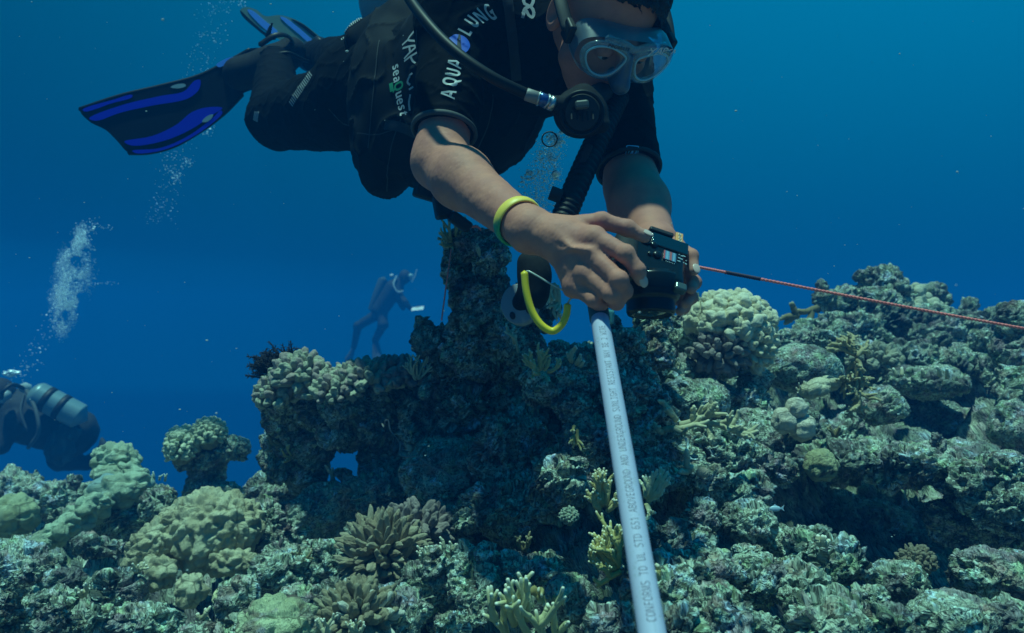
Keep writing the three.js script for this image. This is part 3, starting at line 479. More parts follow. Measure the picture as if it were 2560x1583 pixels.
branching('fire_coral', 'pale branching fire coral beside the dark block, right end of the rock arch', 'coral', 1.64, [[1040, 945, 1012, 892], [1042, 945, 1040, 882], [1046, 945, 1072, 890], [1046, 948, 1090, 915], [1040, 950, 1000, 915], [1060, 950, 1085, 950]], { pal: PALE, r: 0.0036 });
rock('rock', 'pale green knob of rock under the fire coral at the right end of the arch', [[1062, 978, 1.62, 20, 36, { pale: 0.8, k: 0.35 }], [1058, 985, 1.6, 12, 12, { pale: 0.95, k: 0.2 }]]);
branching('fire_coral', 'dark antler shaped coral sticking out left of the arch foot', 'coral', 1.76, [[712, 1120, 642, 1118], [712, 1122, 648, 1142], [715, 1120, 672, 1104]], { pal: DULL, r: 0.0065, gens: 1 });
branching('fire_coral', 'small yellow tipped coral below the left foot of the arch', 'coral', 1.7, [[725, 1145, 690, 1135], [725, 1148, 705, 1160], [728, 1140, 715, 1112]], { pal: FIRE, r: 0.003, gens: 2 });
branching('staghorn_coral', 'little white coral sprig on the dark slope left of the arch foot', 'coral', 1.9, [[690, 1185, 676, 1168], [692, 1185, 696, 1165], [694, 1187, 708, 1176]], { pal: PALE, r: 0.003 });
branching('staghorn_coral', 'pale crooked coral stump inside the arch opening', 'coral', 1.78, [[825, 1180, 815, 1160], [832, 1200, 822, 1165], [836, 1205, 850, 1215]], { pal: PALE, r: 0.006, gens: 1 });
rock('rock', 'pale flat stone on the sill of the arch opening', [[855, 1184, 1.86, 20, 9, { pale: 0.85, k: 0.25 }], [925, 1190, 1.9, 24, 8, { pale: 0.7, k: 0.25 }]]);
solo('whip_coral', (() => { const p = spline([[955, 1060], [960, 1068], [964, 1052], [971, 1052], [976, 1076], [1000, 1108], [1000, 1130], [1012, 1142], [1045, 1142], [1075, 1165], [1110, 1180], [1150, 1215]].map(([x, y], i) => P(x, y, 1.56 - i * 0.008)), 60); return tube(p, p.map((_, i) => 0.0016 + 0.0006 * Math.sin(i * 0.7)), 6); })(), STD({ color: rgb(0.2, 0.2, 0.19) }), 'thin pale whip coral winding across the dark reef wall', 'coral');
// ---- pillar and block
rock('rock_pillar', 'tall dark rock pillar below the forearm with sunlight painted pale on its right flank', [[1200, 610, 1.62, 62, 50, { pale: 0.4 }], [1232, 650, 1.56, 48, 56, { pale: 0.8, k: 0.6 }], [1155, 690, 1.66, 44, 62, { pale: 0.2 }], [1210, 735, 1.6, 84, 62, { pale: 0.2 }], [1230, 800, 1.6, 82, 66, { pale: 0.15 }], [1285, 865, 1.62, 60, 70, { pale: 0.15 }], [1255, 720, 1.54, 30, 30, { pale: 0.6, k: 0.5 }], [1140, 610, 1.64, 30, 45, { pale: 0.15, k: 0.6 }]]);  // flank lumps paler, the rest darker: sun and shade painted in
rock('rock', 'dark square block of rock left of the pillar foot', [[1078, 848, 1.68, 44, 52, { pale: 0.15, k: 0.7 }], [1105, 880, 1.68, 40, 60, { pale: 0.15, k: 0.7 }], [1060, 815, 1.68, 28, 22, { pale: 0.2, k: 0.5 }]]);
branching('fire_coral', 'yellow green branching coral on the left top of the rock pillar', 'coral', 1.6, [[1128, 600, 1096, 565], [1128, 600, 1112, 548], [1130, 605, 1094, 600], [1128, 612, 1098, 630], [1140, 590, 1140, 545], [1150, 585, 1165, 545]], { pal: [[0.3, 0.25, 0.1], [0.44, 0.39, 0.18], [0.62, 0.62, 0.4]], r: 0.004 });
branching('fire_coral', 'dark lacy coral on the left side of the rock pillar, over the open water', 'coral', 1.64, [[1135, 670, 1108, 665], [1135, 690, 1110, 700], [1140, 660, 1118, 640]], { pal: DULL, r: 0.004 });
branching('fire_coral', 'pale upright coral twig on the paler flank of the rock pillar', 'coral', 1.52, [[1200, 640, 1182, 604], [1200, 640, 1196, 612]], { pal: PALE, r: 0.0032, gens: 1 });
branching('fire_coral', 'pale coral tuft in the gap between the block and the pillar', 'coral', 1.6, [[1178, 830, 1160, 800], [1178, 830, 1184, 790], [1180, 832, 1195, 815], [1170, 838, 1158, 830]], { pal: PALE, r: 0.003 });
branching('fire_coral', 'knobbly pale coral branches hanging below the hand, behind the yellow tube', 'coral', 1.36, [[1385, 715, 1350, 745], [1388, 715, 1380, 775], [1392, 715, 1408, 800], [1388, 712, 1360, 725]], { pal: PALE, r: 0.005, rise: -0.12, up: V(0, 1, 0) });
// ---- centre: shaded finger corals, ledge, staghorn
{
  const t = thing('finger_coral', 'large brown finger coral in the shade at the bottom middle', 'coral', P(965, 1370, 1.3));
  part('core', local(rockGeo(975, 1385, 1.4, 100, 95, { pale: 0.15, k: 0.6 }), t), rockM, t);
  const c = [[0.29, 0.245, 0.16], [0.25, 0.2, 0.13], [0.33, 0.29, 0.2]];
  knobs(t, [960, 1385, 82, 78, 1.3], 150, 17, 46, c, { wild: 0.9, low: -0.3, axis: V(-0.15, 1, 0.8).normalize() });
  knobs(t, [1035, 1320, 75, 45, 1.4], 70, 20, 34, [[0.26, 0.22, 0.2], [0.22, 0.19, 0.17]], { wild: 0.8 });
}
{
  const t = thing('finger_coral', 'smaller brown finger coral with a few white tips at the bottom, below the large one', 'coral', P(900, 1530, 1.05));
  part('core', local(rockGeo(905, 1545, 1.12, 80, 70, { pale: 0.15, k: 0.5 }), t), rockM, t);
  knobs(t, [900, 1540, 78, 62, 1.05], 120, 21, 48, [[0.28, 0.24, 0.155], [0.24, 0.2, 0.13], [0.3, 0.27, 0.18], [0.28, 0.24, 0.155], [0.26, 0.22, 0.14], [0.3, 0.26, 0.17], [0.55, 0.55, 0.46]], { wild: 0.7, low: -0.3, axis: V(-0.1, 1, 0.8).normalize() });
}
rock('rock', 'sunlit crusted ledge of rock right of the finger coral', [[1095, 1400, 1.18, 36, 34, { pale: 0.9, k: 0.45 }], [1160, 1402, 1.16, 46, 32, { pale: 0.85, k: 0.45 }], [1222, 1390, 1.15, 34, 28, { pale: 0.9, k: 0.4 }], [1295, 1408, 1.14, 48, 24, { pale: 0.8, k: 0.45 }], [1080, 1450, 1.22, 44, 50, { pale: 0.3 }], [1180, 1440, 1.22, 70, 40, { pale: 0.2 }]]);
branching('staghorn_coral', 'short pale coral fingers standing on the left end of the sunlit ledge', 'coral', 1.14, [[1060, 1390, 1056, 1362], [1070, 1388, 1072, 1360], [1052, 1398, 1042, 1378], [1110, 1372, 1096, 1334], [1130, 1375, 1128, 1350], [1136, 1376, 1146, 1356]], { pal: PALE, r: 0.0032, gens: 1 });
branching('fire_coral', 'dim yellow coral plate behind the right end of the sunlit ledge', 'coral', 1.2, [[1310, 1375, 1275, 1362], [1312, 1375, 1330, 1345], [1320, 1395, 1350, 1400]], { pal: DULL, r: 0.005, flat: 0.6 });
rock('rock', 'rounded crusted rock at the bottom edge left of the staghorn coral', [[1130, 1560, 0.9, 58, 56, { pale: 0.75, k: 0.5 }], [1185, 1540, 0.93, 40, 30, { pale: 0.5, k: 0.5 }]]);
branching('staghorn_coral', 'pale yellow staghorn coral with thick prongs at the bottom edge, left of the pipe', 'coral', 0.88, [[1312, 1545, 1300, 1462, -0.02], [1312, 1545, 1262, 1500, -0.02], [1315, 1550, 1340, 1490, 0], [1340, 1560, 1375, 1530, 0.02], [1262, 1583, 1240, 1510, -0.03], [1265, 1590, 1255, 1515, -0.02], [1330, 1600, 1310, 1545, -0.05], [1360, 1610, 1345, 1550, -0.05], [1390, 1610, 1372, 1540, -0.03], [1285, 1560, 1278, 1520, -0.03]], { pal: [[0.34, 0.31, 0.15], [0.48, 0.46, 0.25], [0.72, 0.72, 0.55]], r: 0.0052, gens: 2, first: 0.62, spread: 0.6 });
branching('fire_coral', 'flat yellow coral plate with short teeth right of the staghorn coral', 'coral', 0.95, [[1330, 1475, 1385, 1500], [1385, 1500, 1405, 1505], [1350, 1482, 1360, 1475]], { pal: FIRE, r: 0.0065, gens: 1, flat: 0.55, rise: -0.05 });
branching('staghorn_coral', 'white staghorn sprig at the bottom edge right of the half crusted dome', 'coral', 0.9, [[812, 1590, 800, 1552], [814, 1590, 818, 1555], [816, 1592, 828, 1575]], { pal: PALE, r: 0.0032 });
branching('staghorn_coral', 'white staghorn sprig at the bottom edge under the finger coral', 'coral', 0.88, [[886, 1592, 870, 1572], [888, 1592, 888, 1562], [890, 1592, 906, 1572]], { pal: PALE, r: 0.0026 });
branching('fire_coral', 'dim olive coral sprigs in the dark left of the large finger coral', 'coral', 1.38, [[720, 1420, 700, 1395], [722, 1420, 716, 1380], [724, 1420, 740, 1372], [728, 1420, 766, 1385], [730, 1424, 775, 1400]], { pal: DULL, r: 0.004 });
// ---- the sunlit rock behind the pipe, its tone made paler to look lit
rock('rock', 'large sunlit tan rock behind the upper part of the pipe', [[1420, 935, 1.4, 92, 66, { pale: 0.85 }], [1360, 960, 1.38, 50, 56, { pale: 0.6 }], [1400, 895, 1.42, 56, 36, { pale: 0.8, k: 0.6 }], [1440, 1010, 1.36, 66, 50, { pale: 0.45 }], [1560, 880, 1.4, 56, 66, { pale: 0.9, k: 0.7 }], [1540, 830, 1.42, 36, 42, { pale: 0.7, k: 0.6 }], [1600, 900, 1.38, 28, 68, { pale: 0.7, k: 0.6, tz: 0.3 }], [1630, 1000, 1.36, 44, 60, { pale: 0.9, k: 0.6, tz: 0.4 }], [1565, 1000, 1.34, 60, 66, { pale: 0.85 }]]);
rock('rock', 'dark upright rock column right behind the held camera', [[1632, 830, 1.52, 44, 66, { pale: 0.12, k: 0.5 }], [1640, 770, 1.54, 34, 40, { pale: 0.12, k: 0.5 }], [1645, 890, 1.5, 36, 40, { pale: 0.15, k: 0.5 }]]);
branching('fire_coral', 'yellow fire coral with many fingers on the left shoulder of the sunlit rock', 'coral', 1.3, [[1345, 930, 1300, 905], [1348, 928, 1310, 885], [1350, 925, 1345, 870], [1352, 925, 1322, 862], [1348, 935, 1296, 930], [1360, 925, 1395, 915], [1370, 930, 1418, 922], [1355, 920, 1370, 880]], { pal: [[0.36, 0.31, 0.14], [0.48, 0.43, 0.2], [0.68, 0.66, 0.48]], r: 0.004, bend: 0.5 });
branching('fire_coral', 'stubby pale coral prongs on top of the sunlit rock left of the pipe', 'coral', 1.32, [[1425, 900, 1440, 855], [1430, 905, 1420, 872], [1440, 910, 1460, 885], [1450, 915, 1458, 900]], { pal: PALE, r: 0.0052, gens: 1 });
branching('fire_coral', 'knobbed coral twig standing in the dark left of the sunlit rock', 'coral', 1.42, [[1296, 880, 1262, 815], [1275, 840, 1285, 812], [1270, 830, 1262, 806], [1285, 860, 1280, 830]], { pal: PALE, r: 0.0034, gens: 1 });
branching('fire_coral', 'small yellow coral hand hanging in the dark below the sunlit rock', 'coral', 1.28, [[1442, 1075, 1452, 1142], [1440, 1085, 1424, 1110], [1442, 1095, 1430, 1120], [1436, 1066, 1428, 1080]], { pal: FIRE, r: 0.0036, rise: -0.1, gens: 1 });
rock('rock', 'smooth pale green crust of rock above the small yellow hanging coral', [[1445, 1048, 1.34, 38, 20, { pale: 0.85, k: 0.3, tz: -0.35 }]]);
rock('rock', 'dark crusted boulder left of the yellow fire corals', [[1405, 1200, 1.22, 56, 56, { pale: 0.4 }], [1445, 1165, 1.2, 40, 30, { pale: 0.55, k: 0.6 }]]);
branching('fire_coral', 'broad yellow fire coral left of the pipe, the upper of two', 'coral', 1.06, [[1505, 1262, 1470, 1190], [1508, 1262, 1492, 1180], [1512, 1260, 1522, 1180], [1515, 1262, 1540, 1195], [1500, 1270, 1460, 1230], [1500, 1275, 1448, 1262], [1520, 1265, 1560, 1230], [1520, 1275, 1550, 1262]], { pal: [[0.32, 0.26, 0.1], [0.45, 0.38, 0.17], [0.66, 0.63, 0.46]], r: 0.0046, gens: 3, bend: 0.3, spread: 0.75, first: 0.42 });
branching('fire_coral', 'large yellow fire coral left of the pipe, the lower of two', 'coral', 0.98, [[1540, 1410, 1500, 1305], [1542, 1410, 1520, 1298], [1538, 1412, 1465, 1335], [1538, 1415, 1458, 1390], [1540, 1418, 1452, 1430], [1545, 1412, 1560, 1330], [1545, 1418, 1540, 1350], [1550, 1430, 1480, 1470], [1560, 1440, 1590, 1480], [1535, 1400, 1480, 1360]], { pal: [[0.36, 0.29, 0.09], [0.5, 0.42, 0.15], [0.72, 0.68, 0.46]], r: 0.0045, gens: 3, bend: 0.3, spread: 0.8, first: 0.42, base: { a: 24, b: 20 } });
branching('fire_coral', 'pale green fire coral fan of flat fingers right of the pipe', 'coral', 1.1, [[1618, 1240, 1640, 1190], [1618, 1240, 1668, 1200], [1620, 1245, 1685, 1222], [1620, 1250, 1668, 1250], [1616, 1245, 1612, 1188], [1618, 1260, 1625, 1300], [1622, 1235, 1672, 1212]], { pal: [[0.38, 0.35, 0.17], [0.54, 0.54, 0.34], [0.7, 0.72, 0.56]], r: 0.005, flat: 0.6, bend: 0.3, spread: 0.5 });
{
  const t = thing('cauliflower_coral', 'tiny knobbly green coral ball left of the two yellow fire corals', 'coral', P(1422, 1292, 1.16));
  part('core', local(lumpGeo(1422, 1294, 1.16, 20, 20, { amp: 0.002, col: [0.3, 0.33, 0.24] }), t), lumpM, t); knobs(t, [1422, 1292, 20, 20, 1.16], 60, 8, 8, [[0.36, 0.42, 0.32], [0.3, 0.36, 0.27]], {});
}
branching('dead_coral', 'tangle of pale dead coral branches lying across the slope right of the pipe', 'coral', 1.3, [[1660, 1075, 1720, 1058], [1700, 1062, 1765, 1045], [1750, 1055, 1820, 1062], [1800, 1060, 1860, 1075], [1730, 1062, 1735, 1030], [1690, 1050, 1672, 1020], [1815, 1068, 1850, 1095], [1770, 1065, 1782, 1090], [1765, 1040, 1775, 1020], [1655, 1080, 1640, 1085]], { pal: [[0.36, 0.33, 0.2], [0.46, 0.42, 0.26], [0.55, 0.52, 0.36]], r: 0.0062, gens: 2, rise: 0.02, bend: 0.4, first: 0.8 });
branching('dead_coral', 'single bare coral stalk with a pale stump below the tangle of dead branches', 'coral', 1.24, [[1722, 1175, 1702, 1110], [1722, 1178, 1732, 1165], [1718, 1180, 1700, 1185]], { pal: [[0.46, 0.43, 0.28], [0.5, 0.47, 0.32], [0.6, 0.58, 0.42]], r: 0.0062, gens: 1, spread: 0.4 });
solo('mushroom_coral', mass(P(1757, 1182, 1.22), V(0.0115, 0.009, 0.009), 24, (p, e) => p.addScaledVector(e, 0.0006 * N3(p.x * 300, p.y * 300, p.z * 300)), (p, e, o) => { o[0] = 0.4; o[1] = 0.32; o[2] = 0.22; }), coralM, 'small tan cup coral on the slope above the paired boulders', 'coral');
rock('boulder', 'rounded crusted boulder right of the flat fingered fire coral', [[1745, 1290, 1.14, 66, 62, { pale: 0.5, k: 0.45, big: 0.14 }]], 'boulder');
rock('boulder', 'sunlit flat topped boulder at the right of the paired boulders', [[1862, 1300, 1.16, 60, 42, { pale: 0.7, k: 0.4, big: 0.12 }]], 'boulder');
rock('boulder', 'small pale flat boulder below the sunlit flat topped one', [[1875, 1376, 1.1, 52, 32, { pale: 0.8, k: 0.35, big: 0.1 }]], 'boulder');
rock('boulder', 'tan boulder beside the pipe, left of the small pale flat one', [[1672, 1345, 1.04, 52, 44, { pale: 0.55, k: 0.45, big: 0.14 }]], 'boulder');
rock('rock', 'rough rock with pale lavender crust right of the lower pipe', [[1760, 1420, 0.96, 110, 36, { pale: 0.8, k: 0.55 }], [1690, 1440, 0.93, 52, 40, { pale: 0.75, k: 0.5 }], [1835, 1445, 0.96, 42, 40, { pale: 0.6, k: 0.5 }]]);
rock('rock', 'crusted rock knob at the bottom edge right of the pipe', [[1815, 1540, 0.86, 56, 60, { pale: 0.6, k: 0.55 }]]);
rock('rock', 'pale smooth lump behind the foot of the pipe', [[1565, 1545, 0.84, 34, 38, { pale: 0.8, k: 0.3 }], [1485, 1570, 0.86, 24, 24, { pale: 0.9, k: 0.25 }]]);
branching('fire_coral', 'small yellow coral prong touching the right side of the lower pipe', 'coral', 0.84, [[1644, 1445, 1652, 1405], [1644, 1448, 1640, 1425]], { pal: FIRE, r: 0.0042, gens: 1 });
// ---- right: the big cauliflower coral and what stands round it
{
  const t = thing('cauliflower_coral', 'big cream cauliflower coral with a shaded underside painted dark, right of the held camera', 'coral', P(1818, 830, 1.75));
  part('core', local(rockGeo(1815, 850, 1.78, 92, 84, { pale: 0.15, k: 0.4 }), t), rockM, t);
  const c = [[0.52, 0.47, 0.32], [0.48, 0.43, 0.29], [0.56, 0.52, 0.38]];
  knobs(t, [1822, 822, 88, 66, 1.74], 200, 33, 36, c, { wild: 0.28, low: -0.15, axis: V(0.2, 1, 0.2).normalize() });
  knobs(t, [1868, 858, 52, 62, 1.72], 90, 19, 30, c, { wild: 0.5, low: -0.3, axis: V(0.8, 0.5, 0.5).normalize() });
  knobs(t, [1795, 880, 70, 46, 1.7], 40, 18, 24, [[0.2, 0.17, 0.15], [0.26, 0.22, 0.2]], { wild: 0.6, low: 0.2, axis: V(0, -0.2, 1).normalize() });  // dark lower left knobs: shade of the underside painted in
}
rock('rock', 'small blunt cone of rock between the held camera and the cauliflower coral', [[1734, 752, 1.95, 20, 32, { pale: 0.5, k: 0.35 }], [1712, 800, 1.9, 42, 32, { pale: 0.7, k: 0.5 }], [1690, 850, 1.82, 36, 36, { pale: 0.6, k: 0.5 }]]);
branching('dead_coral', 'fan of thin pale coral twigs left below the cauliflower coral', 'coral', 1.55, [[1665, 920, 1640, 900], [1668, 920, 1680, 880], [1670, 922, 1712, 915], [1670, 925, 1715, 930], [1668, 925, 1700, 905], [1660, 925, 1645, 925]], { pal: PALE, r: 0.0028, bend: 0.5 });
{
  const t = thing('boulder', 'smooth pale dome boulder with a lower left shoulder, right of the cauliflower coral', 'boulder', P(1985, 920, 1.85));
  const pt = rockPaint(2, 0.95, 0.2);
  part('dome', local(rockGeo(2010, 925, 1.86, 96, 62, { k: 0.2, hole: 0.3, big: 0.08, paint: pt }), t), rockM, t); part('shoulder', local(rockGeo(1890, 955, 1.78, 50, 40, { k: 0.22, hole: 0.3, big: 0.1, paint: pt, tz: 0.45 }), t), rockM, t);
}
solo('boulder_coral', merge([lumpGeo(2040, 972, 1.62, 40, 26, { s: 0.08, amp: 0.005, tz: 0.3, col: [0.46, 0.43, 0.3], col2: [0.38, 0.35, 0.24] }), lumpGeo(2072, 957, 1.64, 28, 20, { s: 0.08, amp: 0.004, col: [0.46, 0.43, 0.3], col2: [0.38, 0.35, 0.24] })]), lumpM, 'smooth pale oblong coral lying in front of the dome boulder', 'coral');
branching('staghorn_coral', 'tiny white coral points left of the smooth oblong coral', 'coral', 1.62, [[2008, 980, 1985, 965], [2008, 982, 1978, 978], [2008, 985, 2012, 950]], { pal: PALE, r: 0.003, gens: 1 });
{
  const t = thing('boulder_coral', 'smooth white coral of three round lobes in the middle of the right slope', 'coral', P(1985, 1050, 1.5));
  for (const [x, y, a, b] of [[1992, 1022, 29, 27], [1962, 1054, 31, 31], [2008, 1068, 33, 33]]) part('lobe', local(lumpGeo(x, y, 1.48, a, b, { s: 0.09, amp: 0.003, big: 0.16, deep: 0.9, col: [0.5, 0.46, 0.36], col2: [0.44, 0.4, 0.31] }), t), lumpM, t);
  part('base', local(rockGeo(2022, 1050, 1.54, 32, 46, { pale: 0.4, k: 0.4 }), t), rockM, t);
}
solo('boulder_coral', lumpGeo(2052, 1164, 1.42, 42, 40, { s: 0.012, amp: 0.002, crust: 0.15, col: [0.3, 0.31, 0.17], col2: [0.22, 0.22, 0.12] }), lumpM, 'olive round coral under the three lobed white coral, at the shelf edge', 'coral');
branching('fire_coral', 'knobbed tan coral branch spreading and hanging over the dark hollow at the right', 'coral', 1.62, [[2135, 880, 2140, 812, 0.06], [2135, 885, 2075, 862], [2130, 880, 2090, 840], [2140, 890, 2165, 855, 0.05], [2140, 900, 2172, 935], [2135, 905, 2120, 990], [2140, 910, 2150, 1000], [2142, 960, 2158, 1050], [2130, 950, 2118, 1035], [2145, 930, 2180, 985], [2128, 930, 2098, 960]], { pal: [[0.25, 0.2, 0.1], [0.36, 0.3, 0.16], [0.5, 0.46, 0.3]], r: 0.0062, gens: 3, rise: -0.05, up: V(0, 1, 0), bend: 0.5, spread: 0.8, first: 0.42 });
rock('boulder', 'round dark boulder with a pale top under the hanging tan coral', [[2210, 1015, 1.84, 58, 52, { pale: 0.4, k: 0.4, big: 0.1, deep: 1.6 }]], 'boulder');
rock('rock', 'broad low dome rock with small white bumps on top, left of the dark column', [[2310, 962, 2.1, 80, 42, { pale: 0.45, k: 0.4, big: 0.12, deep: 2.2 }], [2240, 950, 2.0, 30, 20, { pale: 0.7, k: 0.4 }]]);
branching('sponge', 'row of tiny white stubs on the broad low dome rock', 'sponge', 1.92, [[2240, 940, 2240, 920], [2255, 940, 2256, 918], [2308, 938, 2308, 922], [2350, 940, 2351, 922], [2368, 945, 2369, 928]], { pal: PALE, r: 0.006, gens: 0, first: 1 });
rock('rock_peak', 'dark jagged rock peak against the blue at the right', [[2205, 740, 2.75, 44, 66, { pale: 0.25, k: 0.9 }], [2180, 690, 2.75, 34, 24, { pale: 0.3, k: 0.7 }], [2228, 700, 2.75, 22, 44, { pale: 0.25, k: 0.7 }], [2165, 770, 2.75, 66, 50, { pale: 0.3, k: 0.9 }], [2110, 760, 2.72, 50, 34, { pale: 0.3, k: 0.8 }], [2230, 800, 2.7, 60, 50, { pale: 0.3 }], [2270, 780, 2.72, 40, 44, { pale: 0.35 }], [2060, 755, 2.7, 34, 28, { pale: 0.25, k: 0.7 }], [2056, 722, 2.7, 12, 24, { pale: 0.25, k: 0.4 }]]);
{
  const t = thing('grape_coral', 'coral of clustered round grey balls behind the dark jagged peak', 'coral', P(2305, 725, 2.8)), R = rng(4), b = mass(V(), V(1, 1, 1), 16, (p, e) => p.addScaledVector(e, 0.06 * N3(p.x * 2, p.y * 2, p.z * 2)), (p, e, o) => { const g = 1 + 0.15 * N3(p.x * 6, p.y * 6, p.z * 6); o[0] = o[1] = o[2] = g; }), m = knobMat([0.33, 0.33, 0.24]);
  part('core', local(rockGeo(2300, 755, 2.88, 62, 52, { pale: 0.2, k: 0.5 }), t), rockM, t);
  for (let i = 0; i < 64; i++) { const u = R(), x = 2252 + 112 * u, top = lerp(688, 772, Math.pow(u, 1.5)) + 8, y = top + R() * (40 + 20 * (1 - u)), o = new THREE.Mesh(b, m); o.name = 'ball'; o.position.copy(P(x, y, 2.8 - 0.06 * R() - (y - top) * 0.0012)).sub(t.position); o.scale.setScalar(mm(10 + 3.5 * R(), 2.8)); t.add(shade(o)); }
}
branching('fire_coral', 'dark knobbed coral branch reaching left from the jagged peak over the gap', 'coral', 2.6, [[2045, 770, 1985, 790], [1995, 790, 1945, 800], [1990, 785, 1975, 752], [1985, 790, 1955, 815], [2030, 775, 2005, 830]], { pal: DULL, r: 0.013, gens: 1, rise: 0.03 });
rock('rock', 'small upright rock horn behind the red line near the right column', [[2415, 772, 2.7, 20, 32, { pale: 0.3, k: 0.5 }], [2420, 820, 2.68, 14, 50, { pale: 0.3, k: 0.4 }]]);
rock('rock_column', 'tall dark column of rock at the right edge of the picture', [[2545, 800, 1.95, 48, 46, { pale: 0.2, k: 0.35, big: 0.1 }], [2550, 880, 1.95, 56, 80, { pale: 0.15, k: 0.35, big: 0.1 }], [2515, 790, 1.98, 18, 30, { pale: 0.6, k: 0.3 }], [2550, 970, 1.9, 62, 66, { pale: 0.2, k: 0.4 }]]);
rock('boulder', 'large smooth lump in the shade below the dark column at the right edge', [[2540, 1065, 1.7, 56, 72, { pale: 0.3, k: 0.25, big: 0.12 }]], 'boulder');
for (const [x, y, d, a, b, s] of [[2395, 920, 2.3, 12, 42, 'dark finger shaped sponge standing in the middle of the pale right slope'], [2285, 842, 2.4, 26, 30, 'pale lumpy rock on the right slope below the jagged peak'], [2450, 860, 2.35, 26, 30, 'dark pointed rock on the pale slope left of the right column'], [2345, 850, 2.4, 30, 26, 'dark hollow rock on the right slope under the red line'], [2050, 850, 2.2, 40, 26, 'pale rounded rock behind the dome boulder'], [2100, 835, 2.25, 34, 34, 'pale twisted rock behind the top of the hanging tan coral']]) rock(s.includes('sponge') ? 'sponge' : 'rock', s, [[x, y, d, a, b, { pale: s.startsWith('pale') ? 0.75 : 0.25, k: 0.5 }]], s.includes('sponge') ? 'sponge' : 'rock');
rock('rock', 'rough overhanging shelf above the black hollow at the right', [[2110, 1150, 1.5, 66, 36, { pale: 0.6, k: 0.7, deep: 2 }], [2200, 1150, 1.48, 70, 38, { pale: 0.55, k: 0.7, deep: 2 }], [2300, 1165, 1.46, 70, 40, { pale: 0.55, k: 0.7, deep: 2 }], [2240, 1190, 1.46, 50, 34, { pale: 0.4, k: 0.7 }], [2390, 1180, 1.46, 50, 40, { pale: 0.5, k: 0.7, deep: 2 }]]);
rock('rock', 'small blunt horn of rock on the overhanging shelf', [[2340, 1112, 1.5, 15, 25, { pale: 0.4, k: 0.3 }]]);
rock('rock', 'dark craggy rock face at the right edge above the corner boulder', [[2430, 1195, 1.36, 56, 46, { pale: 0.5 }], [2520, 1175, 1.34, 56, 44, { pale: 0.55 }], [2480, 1265, 1.34, 66, 56, { pale: 0.35 }], [2545, 1270, 1.3, 46, 66, { pale: 0.45 }]]);
rock('boulder', 'large rounded crusted boulder in the lower right corner', [[2480, 1440, 1.02, 118, 84, { pale: 0.5, k: 0.35, big: 0.1 }]], 'boulder');
rock('boulder', 'smooth greenish boulder at the bottom edge beside the corner boulder', [[2385, 1545, 0.9, 104, 58, { pale: 0.6, k: 0.25, big: 0.12, warm: 0.1 }]], 'boulder');
rock('rock', 'pale broken rock below the black hollow', [[2020, 1370, 1.08, 72, 40, { pale: 0.5, k: 0.6 }], [2100, 1405, 1.04, 66, 36, { pale: 0.4, k: 0.6 }], [1985, 1420, 1.04, 52, 36, { pale: 0.35, k: 0.6 }]]);
rock('rock', 'dark pointed stone on the broken rock below the black hollow', [[2110, 1425, 0.98, 20, 24, { pale: 0.1, k: 0.25 }]]);

// ---- broken branches lying on the rubble at the lower left, and small growths on the right slope
branching('dead_coral', 'white star shaped broken branch on the rubble left of the small ball coral', 'coral', 1.3, [[345, 1430, 330, 1415], [345, 1430, 362, 1412], [345, 1430, 352, 1448], [345, 1430, 322, 1438]], { pal: PALE, r: 0.0036, gens: 1 });
branching('dead_coral', 'pale broken coral stick lying flat near the bottom edge at the lower left', 'coral', 1.04, [[222, 1560, 280, 1546], [250, 1556, 262, 1540], [225, 1562, 215, 1575]], { pal: PALE, r: 0.0045, gens: 1 });
branching('dead_coral', 'forked pale stick of coral between the dark purple rock and the steep slab', 'coral', 1.12, [[205, 1490, 222, 1462], [205, 1492, 190, 1470], [207, 1490, 238, 1478]], { pal: PALE, r: 0.0036, gens: 1 });
branching('dead_coral', 'pale coral branch fragment under the honeycomb coral', 'coral', 1.1, [[505, 1545, 540, 1530], [515, 1545, 520, 1562], [500, 1548, 485, 1535]], { pal: PALE, r: 0.004, gens: 1 });
branching('staghorn_coral', 'row of small pale coral sprigs on the dark reef edge right of the coral tower', 'coral', 2.15, [[372, 1200, 366, 1182], [385, 1200, 386, 1180], [398, 1200, 404, 1184], [412, 1202, 420, 1190], [378, 1202, 358, 1192]], { pal: [[0.3, 0.38, 0.3], [0.42, 0.52, 0.42], [0.6, 0.7, 0.6]], r: 0.004, gens: 1 });
branching('whip_coral', 'thin bare twig in front of the dark column at the right edge', 'coral', 1.85, [[2470, 960, 2500, 945], [2470, 962, 2455, 985]], { pal: PALE, r: 0.0022, gens: 1 });
branching('fire_coral', 'small dull coral tuft on the pale slope under the hanging tan coral', 'coral', 1.55, [[2085, 1090, 2070, 1070], [2087, 1090, 2090, 1066], [2090, 1092, 2108, 1076]], { pal: DULL, r: 0.004, gens: 2 });
branching('fire_coral', 'stubby pale coral crust on the broken rock below the black hollow', 'coral', 1.0, [[2052, 1362, 2040, 1345], [2056, 1362, 2058, 1340], [2062, 1364, 2078, 1350]], { pal: PALE, r: 0.005, gens: 1 });
{
  const t = thing('finger_coral', 'low patch of stubby grey knobs on the slope right of the dome boulder', 'coral', P(2170, 905, 2.15));
  knobs(t, [2185, 905, 60, 36, 2.2], 70, 14, 18, [[0.3, 0.3, 0.22], [0.25, 0.26, 0.2]], { wild: 0.9 });
}
{
  const t = thing('cauliflower_coral', 'small brown cauliflower coral low on the right between the shelf and the corner boulder', 'coral', P(2290, 1400, 1.1));
  part('core', local(rockGeo(2292, 1412, 1.14, 36, 30, { pale: 0.15, k: 0.4 }), t), rockM, t); knobs(t, [2290, 1404, 34, 28, 1.1], 80, 13, 18, [[0.26, 0.22, 0.15], [0.22, 0.19, 0.13]], { wild: 0.6 });
}
